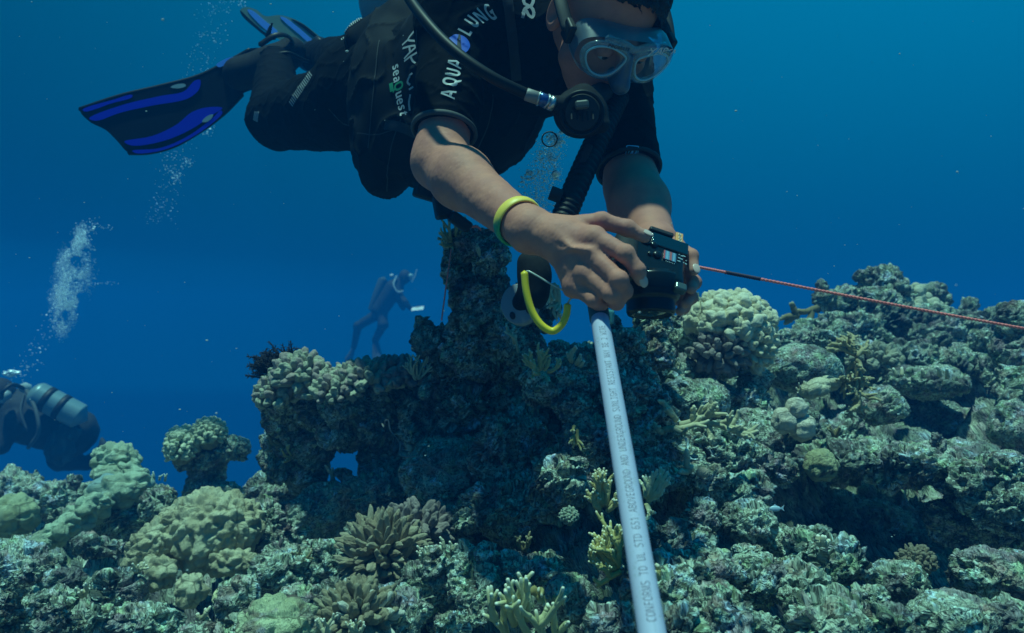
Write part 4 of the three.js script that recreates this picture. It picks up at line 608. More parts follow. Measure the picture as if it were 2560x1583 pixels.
// ---------------------------------------------------------------- the diver with the camera
const PT = (a, d) => P(a[0], a[1], d ?? a[2]);
// the head's own axes: R to the diver's left, U to the crown, F where the face looks
const HF = V().addScaledVector(RIGHT, 0.24).addScaledVector(UPV, -0.84).addScaledVector(FWD, -0.5).normalize();
const HR = V().addScaledVector(RIGHT, 0.92).addScaledVector(UPV, -0.34).addScaledVector(FWD, 0.12); HR.addScaledVector(HF, -HR.dot(HF)).normalize();
const HU = V().crossVectors(HF, HR).normalize(), HO = P(1516, 40, 1.13);
const H = (r, u, f) => V(HO.x + HR.x * r + HU.x * u + HF.x * f, HO.y + HR.y * r + HU.y * u + HF.y * f, HO.z + HR.z * r + HU.z * u + HF.z * f);
const toHead = (p) => { const x = p.x - HO.x, y = p.y - HO.y, z = p.z - HO.z; return HQ.set(x * HR.x + y * HR.y + z * HR.z, x * HU.x + y * HU.y + z * HU.z, x * HF.x + y * HF.y + z * HF.z); };
const HQ = V(), Z0 = V();
const eC = [V(0, 0.035, -0.022), V(0, -0.05, 0.03), V(0, -0.105, 0.058), V(0, 0.012, 0.082), V(0.031, -0.004, 0.083)];
const eR = [V(0.077, 0.098, 0.1), V(0.06, 0.078, 0.066), V(0.026, 0.02, 0.024), V(0.055, 0.012, 0.015), V(0.014, 0.013, 0.014)];
function headF(w) {
  const p = toHead(w).clone(); const ax = Math.abs(p.x), q = V(ax, p.y, p.z);
  let d = smin(ell(p, eC[0], eR[0]), ell(p, eC[1], eR[1]), 0.03);
  d = smin(d, ell(p, eC[2], eR[2]), 0.025); d = smin(d, ell(p, eC[3], eR[3]), 0.015);
  d = smin(d, cap3(q, V(0.045, -0.035, 0.06), V(0.05, -0.06, 0.03), 0.018, 0.016), 0.02);
  d = smax(d, -(Math.hypot(ax - 0.031, p.y + 0.004, p.z - 0.106) - 0.02), 0.012);           // eye sockets
  d = smin(d, ell(q, eC[4], eR[4]), 0.004);
  d = smin(d, cap3(p, V(0, 0.0, 0.094), V(0, -0.038, 0.112), 0.008, 0.0125), 0.012);          // nose
  d = smin(d, cap3(q, V(0.008, -0.041, 0.102), V(0.013, -0.04, 0.096), 0.008, 0.006), 0.006);
  d = smin(d, cap3(q, V(0, -0.068, 0.094), V(0.02, -0.069, 0.083), 0.0075, 0.004), 0.006); d = smin(d, cap3(q, V(0, -0.08, 0.092), V(0.016, -0.08, 0.083), 0.008, 0.004), 0.006); // lips
  // ear: a shell with a rim
  const er = V(ax - 0.08, p.y + 0.012, p.z + 0.012); let ea = ell(er, Z0, V(0.012, 0.033, 0.02)); ea = smax(ea, -ell(V(er.x - 0.01, er.y - 0.004, er.z - 0.004), Z0, V(0.009, 0.021, 0.012)), 0.006);
  d = smin(d, ea, 0.008);
  return d;
}
const J = { rs: PT([1150, 50, 1.2]), re: PT([1100, 405, 1.1]), rw: PT([1322, 575, 0.895]), ls: PT([1530, 170, 1.3]), le: PT([1580, 470, 1.17]), lw: PT([1640, 612, 1.03]), neck: PT([1430, 60, 1.24]), ch: PT([1300, 120, 1.32]), be: PT([1080, 210, 1.46]), hp: PT([930, 215, 1.64]), rh: PT([890, 262, 1.66]), rk: PT([694, 298, 1.93]), ra: PT([690, 160, 2.15]), lh: PT([900, 190, 1.76]), lk: PT([835, 148, 2.12]), la: PT([775, 140, 2.35]) };
// right hand: palm and five fingers round the camera
const HD = 0.865, rh = {
  palm: [[1335, 578, 0.893], [1400, 600, 0.872], [1482, 596, 0.842], [1480, 640, 0.838], [1462, 684, 0.84], [1435, 716, 0.85]],
  thumb: [[1395, 572, 0.882], [1505, 553, 0.868], [1568, 570, 0.862], [1612, 592, 0.862]],
  index: [[1490, 596, 0.84], [1563, 634, 0.813], [1594, 676, 0.812], [1602, 700, 0.817]],
  middle: [[1484, 642, 0.835], [1548, 700, 0.806], [1562, 728, 0.818], [1556, 738, 0.836]],
  ring: [[1464, 684, 0.838], [1528, 735, 0.812], [1542, 756, 0.824], [1536, 760, 0.842]],
  little: [[1436, 716, 0.848], [1484, 750, 0.828], [1500, 764, 0.836], [1500, 768, 0.85]],
};
const RHJ = Object.fromEntries(Object.entries(rh).map(([k, l]) => [k, l.map((a) => PT(a))]));
function fingers(p, d, F, k = 0.006) {
  const rad = { thumb: [0.0145, 0.0105, 0.0095, 0.0075], index: [0.0118, 0.0097, 0.0085, 0.0072], middle: [0.0118, 0.0099, 0.0086, 0.0074], ring: [0.0112, 0.0094, 0.0082, 0.007], little: [0.0102, 0.0082, 0.0072, 0.0062] };
  for (const n in rad) { const j = F[n], r = rad[n]; if (!j) continue; let f = 1e3; for (let i = 0; i < 3; i++) { f = smin(f, cap3(p, j[i], j[i + 1], r[i], r[i + 1]), 0.003); if (i) f = smin(f, Math.hypot(p.x - j[i].x, p.y - j[i].y, p.z - j[i].z) - r[i] * 1.07, 0.004); } d = smin(d, f, k); }
  return d;
}
const VE = [[1375, 575, 0.858], [1430, 620, 0.832], [1470, 625, 0.823], [1385, 630, 0.856], [1180, 470, 0.985], [1290, 552, 0.885]].map((a) => PT(a));
function rightArm(p) {
  const a = RHJ.palm; let d = cap3(p, J.rs, J.re, 0.05, 0.039);
  const mid = V().lerpVectors(J.re, J.rw, 0.28);
  d = smin(d, cap3(p, J.re, mid, 0.038, 0.0405), 0.03); d = smin(d, cap3(p, mid, J.rw, 0.0405, 0.0262), 0.03);
  d = smin(d, cap3(p, a[0], a[1], 0.0262, 0.022), 0.02);
  let h = 1e3; for (let i = 2; i < 6; i++) h = smin(h, cap3(p, a[1], a[i], 0.0205, 0.0125), 0.012);
  for (let i = 2; i < 6; i++) { h = smin(h, Math.hypot(p.x - a[i].x, p.y - a[i].y, p.z - a[i].z) - 0.0135, 0.007); const b = V().lerpVectors(a[1], a[i], 0.25).addScaledVector(FWD, -0.0155); h = smin(h, cap3(p, b, V().copy(a[i]).addScaledVector(FWD, -0.007), 0.0035, 0.0045), 0.007); } // knuckles and tendons
  d = smin(d, h, 0.016); d = smin(d, cap3(p, RHJ.thumb[0], RHJ.index[0], 0.014, 0.008), 0.012);
  d = smin(d, Math.min(cap3(p, VE[0], VE[1], 0.002, 0.002), cap3(p, VE[1], VE[2], 0.002, 0.0018), cap3(p, VE[3], VE[1], 0.0018, 0.0018), cap3(p, VE[4], VE[5], 0.0026, 0.0024)), 0.008);
  return fingers(p, d, RHJ) + 0.0003 * N3(p.x * 55, p.y * 55, p.z * 55) + 0.0002 * N3(p.x * 190, p.y * 190, p.z * 190);
}
const LHJ = Object.fromEntries(Object.entries({
  index: [[1640, 618, 0.99], [1690, 612, 0.955], [1728, 640, 0.928], [1735, 676, 0.918]], middle: [[1650, 655, 1.0], [1712, 672, 0.965], [1736, 706, 0.945], [1728, 722, 0.93]], ring: [[1652, 690, 1.0], [1712, 718, 0.97], [1728, 744, 0.955], [1716, 756, 0.945]], little: [[1656, 715, 1.0], [1702, 750, 0.975], [1710, 770, 0.96], [1700, 778, 0.95]],
  thumb: [[1600, 620, 1.01], [1575, 600, 0.98], [1580, 590, 0.95], [1590, 588, 0.93]],
}).map(([k, l]) => [k, l.map((a) => PT(a))]));
const LPALM = [[1638, 618, 1.03], [1646, 650, 1.02], [1634, 626, 1.0], [1640, 655, 1.0], [1646, 690, 1.0], [1652, 712, 1.0]].map((a) => PT(a));
function leftArm(p) {
  let d = cap3(p, J.ls, J.le, 0.052, 0.04); const mid = V().lerpVectors(J.le, J.lw, 0.32);
  d = smin(d, cap3(p, J.le, mid, 0.04, 0.043), 0.03); d = smin(d, cap3(p, mid, J.lw, 0.043, 0.03), 0.03);
  for (let i = 1; i < 6; i++) d = smin(d, cap3(p, LPALM[0], LPALM[i], 0.026, 0.014), 0.014);
  return fingers(p, d, LHJ);
}
function trunk(p) {
  let d = cap3(p, J.ch, J.be, 0.125, 0.115); d = smin(d, cap3(p, J.be, J.hp, 0.115, 0.118), 0.05);
  d = smin(d, cap3(p, J.ch, J.rs, 0.09, 0.06), 0.05); d = smin(d, cap3(p, J.ch, J.ls, 0.085, 0.06), 0.05);
  d = smin(d, cap3(p, J.rh, J.rk, 0.102, 0.076), 0.04); d = smin(d, cap3(p, J.rk, J.ra, 0.074, 0.046), 0.015);
  d = smin(d, cap3(p, J.lh, J.lk, 0.09, 0.055), 0.04); d = smin(d, cap3(p, J.lk, J.la, 0.052, 0.04), 0.015);
  return d;
}
const NECK0 = H(0, -0.055, -0.045);
const neckF = (p) => cap3(p, NECK0, J.neck, 0.056, 0.062);
const bodyF = (p) => { let d = smin(headF(p), neckF(p), 0.025); d = smin(d, trunk(p) + 0.012, 0.02); d = smin(d, rightArm(p), 0.02); return smin(d, leftArm(p), 0.02); };
const diver = thing('person', 'diver in black short sleeved wetsuit leaning over the reef with a camera in both hands', 'person', P(1150, 200, 1.35));
const skinM = PHY({ vertexColors: true, roughness: 0.62, specularIntensity: 0.4 }); skinM.name = 'skin';
const skinPaint = (p, e, o) => {
  const a = fbm(p.x * 45, p.y * 45, p.z * 45, 3), b = N3(p.x * 300, p.y * 300, p.z * 300), f = 1 + 0.07 * a + 0.05 * b; const cr = 1 - 0.25 * sstep(Math.abs(N3(p.x * 150, p.y * 150, p.z * 150)), 0.09, 0.0), bl = 0.5 + 0.5 * N3(p.x * 28 + 3, p.y * 28, p.z * 28); o[0] = lerp(0.62, 0.52, bl) * f; o[1] = lerp(0.24, 0.195, bl) * f; o[2] = lerp(0.165, 0.148, bl) * f; void cr;
  for (const k in RHJ) for (const j of [RHJ[k], LHJ[k]]) if (j) { const t = j[3]; if (k !== 'palm') { const m = sstep(Math.hypot(p.x - t.x, p.y - t.y, p.z - t.z), 0.016, 0.008) * 0.35; o[0] = lerp(o[0], 0.66, m); o[1] = lerp(o[1], 0.38, m); o[2] = lerp(o[2], 0.31, m); } }
  const h = toHead(p).clone();
  if (h.length() < 0.16) { const br = sstep(Math.abs(h.y - 0.022 - 0.15 * Math.abs(h.x) * 0.3) + 0.006 * N3(p.x * 500, p.y * 500, p.z * 500), 0.0085, 0.004) * sstep(Math.abs(h.x), 0.008, 0.016) * sstep(Math.abs(h.x), 0.058, 0.05) * sstep(h.z, 0.05, 0.07); for (let i = 0; i < 3; i++) o[i] = lerp(o[i], 0.02, br * 0.9); const lip = sstep(Math.hypot(h.x * 0.5, h.y + 0.074), 0.013, 0.009) * sstep(h.z, 0.07, 0.08); o[0] = lerp(o[0], 0.5, lip); o[1] = lerp(o[1], 0.2, lip); o[2] = lerp(o[2], 0.18, lip); }
};
function around(pts, pad) { const b = new THREE.Box3().setFromPoints(pts); b.expandByScalar(pad); return [b.min, b.max]; }
{
  const cut = V().subVectors(J.re, J.rs).normalize(), c0 = V().lerpVectors(J.rs, J.re, 0.4), cl = V().subVectors(J.le, J.ls).normalize(), c1 = V().lerpVectors(J.ls, J.le, 0.5);
  const side = (p, c, n) => -((p.x - c.x) * n.x + (p.y - c.y) * n.y + (p.z - c.z) * n.z);
  const armR = field((p) => Math.max(rightArm(p), side(p, c0, cut)), ...around([c0, J.re, J.rw, ...Object.values(RHJ).flat()], 0.06), 0.003, skinPaint);
  const armL = field((p) => Math.max(leftArm(p), side(p, c1, cl)), ...around([c1, J.le, J.lw, ...Object.values(LHJ).flat()], 0.06), 0.0033, skinPaint);
  const head = field((p) => smin(headF(p), neckF(p), 0.025), ...around([H(-0.1, -0.14, -0.13), H(0.1, 0.14, 0.13), H(0.1, -0.14, 0.13), H(-0.1, 0.14, -0.13)], 0.03), 0.003, skinPaint);
  const core = field((p) => trunk(p) + 0.014, ...around([J.ch, J.hp, J.rk, J.ra, J.rs, J.ls, J.la], 0.15), 0.014, skinPaint);
  part('body', local(merge([armR, armL, head, core]), diver), skinM, diver);
  // nails
  const nailM = PHY({ color: rgb(0.68, 0.46, 0.38), roughness: 0.3, clearcoat: 0.4 });
  for (const [hand, k, n] of [[RHJ, 'thumb', V().copy(UPV).addScaledVector(FWD, -0.75).addScaledVector(RIGHT, 0.3)], [RHJ, 'index', V().copy(FWD).multiplyScalar(-1).addScaledVector(RIGHT, 0.35).addScaledVector(UPV, -0.25)], [LHJ, 'index', V().copy(FWD).multiplyScalar(-1).addScaledVector(RIGHT, 0.3).addScaledVector(UPV, 0.05)]]) {
    const a = hand[k][2], b = hand[k][3], t = V().subVectors(b, a).normalize(); n.addScaledVector(t, -n.dot(t)).normalize(); const s = V().crossVectors(t, n), g = new THREE.SphereGeometry(1, 20, 12); g.scale(0.0054, 0.0075, 0.0016);
    g.applyMatrix4(new THREE.Matrix4().makeBasis(s, t, n).setPosition(V().copy(b).addScaledVector(t, 0.0005).addScaledVector(n, k === 'thumb' ? 0.0068 : 0.0064))); part('nail', local(g, diver), nailM, diver);
  }
  // eyes behind the glass
  for (const s of [-1, 1]) { const B = ball(18), n = B.dirs.length / 3, pos = new Float32Array(n * 3), col = new Float32Array(n * 3), q = V(); for (let i = 0; i < n; i++) { q.fromArray(B.dirs, i * 3); const w = H(s * 0.031 + q.x * 0.0118, -0.006 + q.y * 0.0118, 0.0848 + q.z * 0.0118), a = Math.hypot(q.x, q.y + 0.22); pos.set([w.x, w.y, w.z], i * 3); const k = q.z > 0 ? (a < 0.2 ? [0.01, 0.01, 0.01] : a < 0.46 ? [0.09, 0.05, 0.03] : [0.6, 0.56, 0.53]) : [0.6, 0.5, 0.48]; col.set(k, i * 3); } part('eye', local(geom(pos, B.idx.slice(), col), diver), PHY({ vertexColors: true, roughness: 0.15 }), diver); }
  // short black hair
  const hairF = (p) => { const h = toHead(p).clone(), q = headF(p) - 0.011 - 0.004 * N3(p.x * 60, p.y * 60, p.z * 60) - 0.002 * N3(p.x * 190, p.y * 190, p.z * 60); const line = 0.066 - 0.062 * sstep(h.x, -0.005, 0.03) - 0.25 * Math.max(0, -h.z - 0.01) + 0.006 * N3(p.x * 90, p.y * 90, p.z * 90); return smax(q, -(h.y - line + Math.max(0, h.z) * -0.05) * 0.8, 0.006); };
  part('hair', local(field(hairF, ...around([H(-0.1, -0.1, -0.14), H(0.1, 0.16, 0.1), H(-0.1, 0.16, 0.1), H(0.1, -0.1, -0.14)], 0.02), 0.0032), diver), STD({ color: rgb(0.012, 0.011, 0.011), roughness: 0.75 }), diver);
}
// ---- wetsuit
const neoM = PHY({ vertexColors: true, roughness: 0.85, specularIntensity: 0.12 }); neoM.name = 'neoprene';
const dark = (r, g, b) => (p, e, o) => { const f = 1 + 0.18 * N3(p.x * 90, p.y * 90, p.z * 90) + 0.25 * N3(p.x * 420, p.y * 420, p.z * 420); o[0] = r * f; o[1] = g * f; o[2] = b * f; };
const cuffR = V().lerpVectors(J.rs, J.re, 0.80), nR = V().subVectors(J.re, J.rs).normalize(), cuffL = V().lerpVectors(J.ls, J.le, 0.86), nL = V().subVectors(J.le, J.ls).normalize();
const sideOf = (p, c, n) => (p.x - c.x) * n.x + (p.y - c.y) * n.y + (p.z - c.z) * n.z;
const sleeveR = (p) => smax(smin(cap3(p, J.rs, J.re, 0.063, 0.047), cap3(p, J.ch, J.rs, 0.09, 0.062), 0.05), sideOf(p, cuffR, nR), 0.004);
const sleeveL = (p) => smax(cap3(p, J.ls, J.le, 0.066, 0.051), sideOf(p, cuffL, nL), 0.004);
const suitF = (p) => { let d = smin(trunk(p) - 0.004, sleeveR(p), 0.03); d = smin(d, sleeveL(p), 0.03); d = smin(d, cap3(p, J.neck, V().lerpVectors(J.neck, NECK0, 0.35), 0.072, 0.064), 0.03); return d + 0.003 * N3(p.x * 11, p.y * 11 + 4, p.z * 11) - 0.0022 * Math.pow(1 - Math.abs(N3(p.x * 13, p.y * 22, p.z * 13)), 6); };
part('wetsuit', local(field(suitF, ...around([J.ch, J.hp, J.rk, J.ra, J.rs, J.ls, J.re, J.le, J.la], 0.14), 0.0052, dark(0.004, 0.005, 0.006)), diver), neoM, diver);
const ring = (c, n, r, t, s = 1) => { const g = new THREE.TorusGeometry(r, t, 10, 48); g.scale(1, 1, s); g.applyQuaternion(new THREE.Quaternion().setFromUnitVectors(V(0, 0, 1), n)); g.translate(c.x, c.y, c.z); return g; };
const hemM = STD({ color: rgb(0.06, 0.065, 0.068), roughness: 0.7 });
part('hem', local(ring(cuffR, nR, 0.0495, 0.0035, 1.3), diver), hemM, diver); part('hem', local(ring(cuffL, nL, 0.0525, 0.003, 1.4), diver), STD({ color: rgb(0.02, 0.024, 0.024), roughness: 0.7 }), diver);
// ---- buoyancy vest
const vestM = PHY({ vertexColors: true, roughness: 0.8, specularIntensity: 0.3 }); vestM.name = 'vest cloth';
const v1 = [PT([1185, 195, 1.4]), V(0.155, 0.198, 0.155)], v2 = [PT([985, 262, 1.5]), V(0.088, 0.172, 0.15)], v3 = [PT([1060, 330, 1.42]), V(0.1, 0.11, 0.1)], v4 = [PT([955, 395, 1.46]), V(0.05, 0.075, 0.08)];
const vestF = (p) => { let d = smin(ell(p, ...v1), ell(p, ...v2), 0.05); d = smin(d, ell(p, ...v3), 0.05); d = smin(d, ell(p, ...v4), 0.04); d = smin(d, cap3(p, PT([1010, 60, 1.5]), PT([920, 110, 1.54]), 0.055, 0.05), 0.04);
  const s = Math.abs(N3(p.x * 9 + 3, p.y * 9, p.z * 9)); return d + 0.004 * N3(p.x * 9, p.y * 9, p.z * 9) - 0.005 * Math.pow(1 - s, 8); };
const vest = part('buoyancy_vest', local(field(vestF, ...around([PT([1185, 195, 1.4]), PT([985, 262, 1.5]), PT([955, 440, 1.46])], 0.22), 0.0056, dark(0.005, 0.006, 0.007)), diver), vestM, diver);
const boxAt = (px, py, d, w, h, t, rz = 0, ry = 0, r = 0.004) => { const g = new RoundedBoxGeometry(w, h, t, 3, Math.min(r, Math.min(w, h, t) * 0.45)); g.rotateY(ry); g.rotateZ(rz); g.rotateX(PITCH); const p = P(px, py, d); g.translate(p.x, p.y, p.z); return g; };
const blackM = STD({ color: rgb(0.007, 0.008, 0.009), roughness: 0.55 }), gripM = STD({ color: rgb(0.022, 0.023, 0.024), roughness: 0.8 });
for (const [x, y, d, w, h, rz] of [[1068, 478, 1.36, 66, 44, -0.25], [1106, 515, 1.34, 42, 64, 0.18], [1150, 555, 1.33, 60, 30, -0.6]]) part('pocket', local(boxAt(x, y, d, mm(w, d), mm(h, d), 0.03, rz, 0.3, 0.006), diver), blackM, vest);
// pieces hung under parts keep the diver's own axes
const onDiver = (g) => local(g, diver);
// ---- flat print and sewn marks lie on the cloth: a flat shape is set down along n on the field f
const font = await new FontLoader().loadAsync('fonts/droid/droid_sans_bold.typeface.json');
function press(geo, c, u, f, lift = 0.0012, sub = 0, v0) {
  const n = V().copy(FWD).multiplyScalar(-1); if (v0) n.copy(v0);
  const U = u.clone().addScaledVector(n, -u.dot(n)).normalize(), W = V().crossVectors(n, U).normalize();
  let g = geo.index ? geo.toNonIndexed() : geo, a = [...g.attributes.position.array];
  for (let k = 0; k < sub; k++) { const b = []; for (let i = 0; i < a.length; i += 9) { const A = a.slice(i, i + 3), B = a.slice(i + 3, i + 6), C = a.slice(i + 6, i + 9), m = (p, q) => p.map((x, j) => (x + q[j]) / 2), D = m(A, B), E = m(B, C), F = m(C, A); b.push(...A, ...D, ...F, ...D, ...B, ...E, ...F, ...E, ...C, ...D, ...E, ...F); } a = b; }
  const out = new Float32Array(a.length), nor = new Float32Array(a.length), p = V(), q = V();
  for (let i = 0; i < a.length; i += 3) {
    p.copy(c).addScaledVector(U, a[i]).addScaledVector(W, a[i + 1]).addScaledVector(n, 0.14);
    for (let s = 0, go = 0; s < 60 && go < 0.4; s++) { const d = f(p); if (d < 0.0003) break; p.addScaledVector(n, -d * 0.8); go += d; }
    const e = 0.002, G = V(f(q.set(p.x + e, p.y, p.z)) - f(q.set(p.x - e, p.y, p.z)), f(q.set(p.x, p.y + e, p.z)) - f(q.set(p.x, p.y - e, p.z)), f(q.set(p.x, p.y, p.z + e)) - f(q.set(p.x, p.y, p.z - e))).normalize();
    p.addScaledVector(G, lift); p.toArray(out, i); G.toArray(nor, i);
  }
  return geom(out, Uint32Array.from({ length: out.length / 3 }, (_, i) => i), null, nor);
}
const lettersGeo = (s, size) => { const g = new THREE.ShapeGeometry(font.generateShapes(s, size), 5); g.computeBoundingBox(); const b = g.boundingBox; g.translate(-(b.min.x + b.max.x) / 2, -(b.min.y + b.max.y) / 2, 0); return g; };
const printM = STD({ color: rgb(0.55, 0.57, 0.56), roughness: 0.6 }), blueM = STD({ color: rgb(0.02, 0.11, 0.62), roughness: 0.5 }), markM = STD({ color: rgb(0.42, 0.44, 0.45), roughness: 0.8 }), greenM = STD({ color: rgb(0.02, 0.28, 0.13), roughness: 0.6 }), inkM = STD({ color: rgb(0.012, 0.014, 0.02), roughness: 0.6 });
const pxDir = (dx, dy) => V().addScaledVector(RIGHT, dx).addScaledVector(UPV, -dy).normalize();
function letter(s, px, py, d, h, dx, dy, f, m, sx = 0.8, parent = diver) { const g = lettersGeo(s, mm(h, d)); g.scale(sx, 1, 1); part('lettering', onDiver(press(g, P(px, py, d), pxDir(dx, dy), f, 0.0024, 1)), m, parent); }
const shirtF = (p) => Math.min(suitF(p), vestF(p));
for (const [s, x, y, a] of [['A', 1123, 245, -1.4], ['Q', 1130, 212, -1.4], ['U', 1133, 186, -1.38], ['A', 1137, 160, -1.35], ['L', 1160, 65, -1.08], ['U', 1177, 39, -1.0], ['N', 1197, 21, -0.9], ['G', 1220, 4, -0.75]]) letter(s, x, y, 1.1, 35, Math.cos(a), Math.sin(a), shirtF, printM, 0.72);
{ const d = new THREE.CircleGeometry(mm(29, 1.1), 40); part('emblem', onDiver(press(d, P(1143, 106, 1.1), RIGHT, shirtF, 0.0022, 2)), blueM, diver); const s = new THREE.Shape(); s.moveTo(-0.006, 0.001); s.lineTo(-0.0125, 0.003); s.quadraticCurveTo(-0.012, -0.008, 0.002, -0.014); s.lineTo(0.007, -0.011); s.lineTo(0.0045, 0.0165); s.lineTo(0.0015, 0.0175); s.lineTo(-0.0005, -0.0075); s.quadraticCurveTo(-0.007, -0.006, -0.006, 0.001); part('emblem', onDiver(press(new THREE.ShapeGeometry(s), P(1141, 104, 1.1), RIGHT, shirtF, 0.003, 3)), inkM, diver); }
const word = [['s', 998, 184], ['e', 1000, 200], ['a', 1002, 217], ['Q', 1006, 236], ['u', 1008, 256], ['e', 1011, 272], ['s', 1015, 288], ['t', 1020, 303]];
for (const [s, x, y] of word) letter(s, x, y, 1.36, s === 'Q' ? 25 : 22, 0.16, 1, shirtF, s === 'Q' ? greenM : printM, 0.95);
part('emblem', onDiver(press(new THREE.PlaneGeometry(mm(22, 1.36), mm(10, 1.36)), P(987, 233, 1.36), pxDir(0.16, 1), shirtF, 0.0012, 2)), greenM, diver);
const stroke = (pts, w) => { const c = pts.length > 2 ? new THREE.CatmullRomCurve3(pts.map(([x, y]) => V(x, y, 0)), false, 'centripetal').getPoints(16) : [V(...pts[0], 0), V(...pts[1], 0)], pos = []; for (let i = 0; i < c.length - 1; i++) { const a = c[i], b = c[i + 1], t = V().subVectors(b, a).normalize(), n = V(-t.y * w, t.x * w, 0), p = [a.clone().add(n).addScaledVector(t, -w * 0.4), a.clone().sub(n).addScaledVector(t, -w * 0.4), b.clone().sub(n).addScaledVector(t, w * 0.4), b.clone().add(n).addScaledVector(t, w * 0.4)]; for (const k of [0, 1, 2, 0, 2, 3]) pos.push(p[k].x, p[k].y, 0); } const g = new THREE.BufferGeometry(); g.setAttribute('position', new THREE.BufferAttribute(new Float32Array(pos), 3)); return g; };
// handwriting in white marker; strokes are given in photograph pixels
function handwriting(list, d, w, f, parent = diver, m = markM) { for (const pts of list) { const cx = pts[0][0], cy = pts[0][1]; part('lettering', onDiver(press(stroke(pts.map(([x, y]) => [mm(x - cx, d), -mm(y - cy, d)]), mm(w, d)), P(cx, cy, d), RIGHT, f, 0.0024, 1)), m, parent); } }
handwriting([[[1015, 129], [1032, 124]], [[1049, 107], [1032, 124], [1052, 136]], [[1017, 139], [1053, 150], [1022, 167]], [[1036, 146], [1038, 158]], [[1022, 173], [1057, 166]], [[1040, 171], [1045, 182], [1052, 191]], [[1044, 212], [1034, 217], [1030, 226], [1036, 233]], [[1034, 243], [1044, 240]], [[1036, 256], [1032, 272], [1033, 290]]], 1.34, 2.4, shirtF);
handwriting([[[1326, -4], [1308, 8], [1310, 22], [1326, 28], [1334, 44], [1330, 56], [1320, 50], [1312, 36], [1306, 56]], [[1316, -6], [1332, 6], [1328, 24], [1312, 34], [1306, 48]]], 1.2, 4, (p) => Math.min(shirtF(p), headF(p)));
{ // badge on the other sleeve
  const w = mm(17, 1.08), h = mm(23, 1.08), rr = (w2, h2, r) => { const s = new THREE.Shape(); s.moveTo(-w2 + r, -h2); s.lineTo(w2 - r, -h2); s.quadraticCurveTo(w2, -h2, w2, -h2 + r); s.lineTo(w2, h2 - r); s.quadraticCurveTo(w2, h2, w2 - r, h2); s.lineTo(-w2 + r, h2); s.quadraticCurveTo(-w2, h2, -w2, h2 - r); s.lineTo(-w2, -h2 + r); s.quadraticCurveTo(-w2, -h2, -w2 + r, -h2); return s; };
  const o = rr(w, h, 0.003); o.holes.push(rr(w * 0.88, h * 0.91, 0.0025)); const u = pxDir(1, 0.06), put = (g, dx, dy, m, l) => part('badge', onDiver(press(g, P(1598 + dx, 364 + dy, 1.08), u, suitF, l, 2)), m, diver), cy = STD({ color: rgb(0.25, 0.62, 0.85), roughness: 0.5 });
  put(new THREE.ShapeGeometry(o), 0, 0, cy, 0.0024); put(new THREE.ShapeGeometry(rr(w * 0.72, h * 0.46, 0.002)), 2, -7, STD({ color: rgb(0.1, 0.45, 0.6) }), 0.0022); put(new THREE.CircleGeometry(w * 0.62, 30), 2, -7, inkM, 0.0028);
  put(stroke([[-0.005, -0.003], [-0.001, 0.0045], [0.001, -0.003], [0.005, 0.004]], 0.0011), 2, -7, cy, 0.0034); const t = lettersGeo('2', mm(13, 1.08)); put(t, -1, 13, printM, 0.0026); put(stroke([[0, 0], [0.005, 0]], 0.0008), 7, 12, printM, 0.0026); put(stroke([[0, 0], [0.005, 0]], 0.0008), 7, 17, printM, 0.0026);
}
// seams of the wetsuit, webbing and panel edges of the vest
const seamM = STD({ color: rgb(0.03, 0.034, 0.036), roughness: 0.7 }), webM = STD({ color: rgb(0.016, 0.018, 0.02), roughness: 0.6 });
const sew = (pts, d, w, m, nm, l) => { const [cx, cy] = pts[0]; part(nm, onDiver(press(stroke(pts.map(([x, y]) => [mm(x - cx, d), -mm(y - cy, d)]), mm(w, d)), P(cx, cy, d), RIGHT, shirtF, l, 1)), m, diver); };
for (const pts of [[[1205, 0], [1196, 90], [1186, 190], [1176, 285]], [[1078, 40], [1070, 140], [1062, 280]], [[760, 200], [800, 240], [850, 260]]]) sew(pts, 1.3, 1.1, seamM, 'seam', 0.0016);
for (const pts of [[[958, 120], [948, 250], [930, 380]], [[1020, 330], [985, 400], [960, 470]], [[900, 340], [950, 352], [1010, 350]], [[1240, 260], [1230, 340], [1190, 420]]]) sew(pts, 1.4, 1.3, seamM, 'seam', 0.0018);
for (const pts of [[[1262, 40], [1275, 130], [1290, 230]], [[960, 300], [1000, 312], [1040, 330]]]) sew(pts, 1.3, 12, webM, 'webbing', 0.003);
// ribbed grip pads on hip and knee
const ribM = STD({ color: rgb(0.26, 0.28, 0.28), roughness: 0.6 });
function pad(x0, y0, x1, y1, d, n, w0, w1) { const list = []; const ax = pxDir(x1 - x0, y1 - y0); for (let i = 0; i < n; i++) { const t = i / (n - 1), w = mm(lerp(w0, w1, t), d); list.push(press(new THREE.PlaneGeometry(mm(3, d), w, 1, 4), P(lerp(x0, x1, t), lerp(y0, y1, t), d), ax, shirtF, 0.002, 0)); } for (const g of list) part('grip_rib', onDiver(g), ribM, diver); }
pad(868, 120, 924, 88, 1.6, 13, 14, 18); pad(744, 274, 808, 222, 1.72, 16, 18, 34); pad(640, 292, 656, 300, 1.86, 6, 20, 22); pad(706, 195, 762, 182, 1.84, 12, 10, 12);
// ---- cylinder on the back
{ const a = P(985, 12, 1.66), b = P(1520, -120, 1.5); const pts = [], rad = [], ax = V().subVectors(b, a).normalize(); for (let i = 0; i <= 10; i++) { const t = i / 10 * Math.PI / 2; pts.push(a.clone().addScaledVector(ax, -Math.cos(t) * 0.075)); rad.push(Math.max(0.004, Math.sin(t) * 0.098)); } pts.push(b); rad.push(0.098); part('tank', onDiver(tube(pts, rad, 48)), PHY({ color: rgb(0.30, 0.34, 0.30), roughness: 0.42, metalness: 0.15 }), diver); }
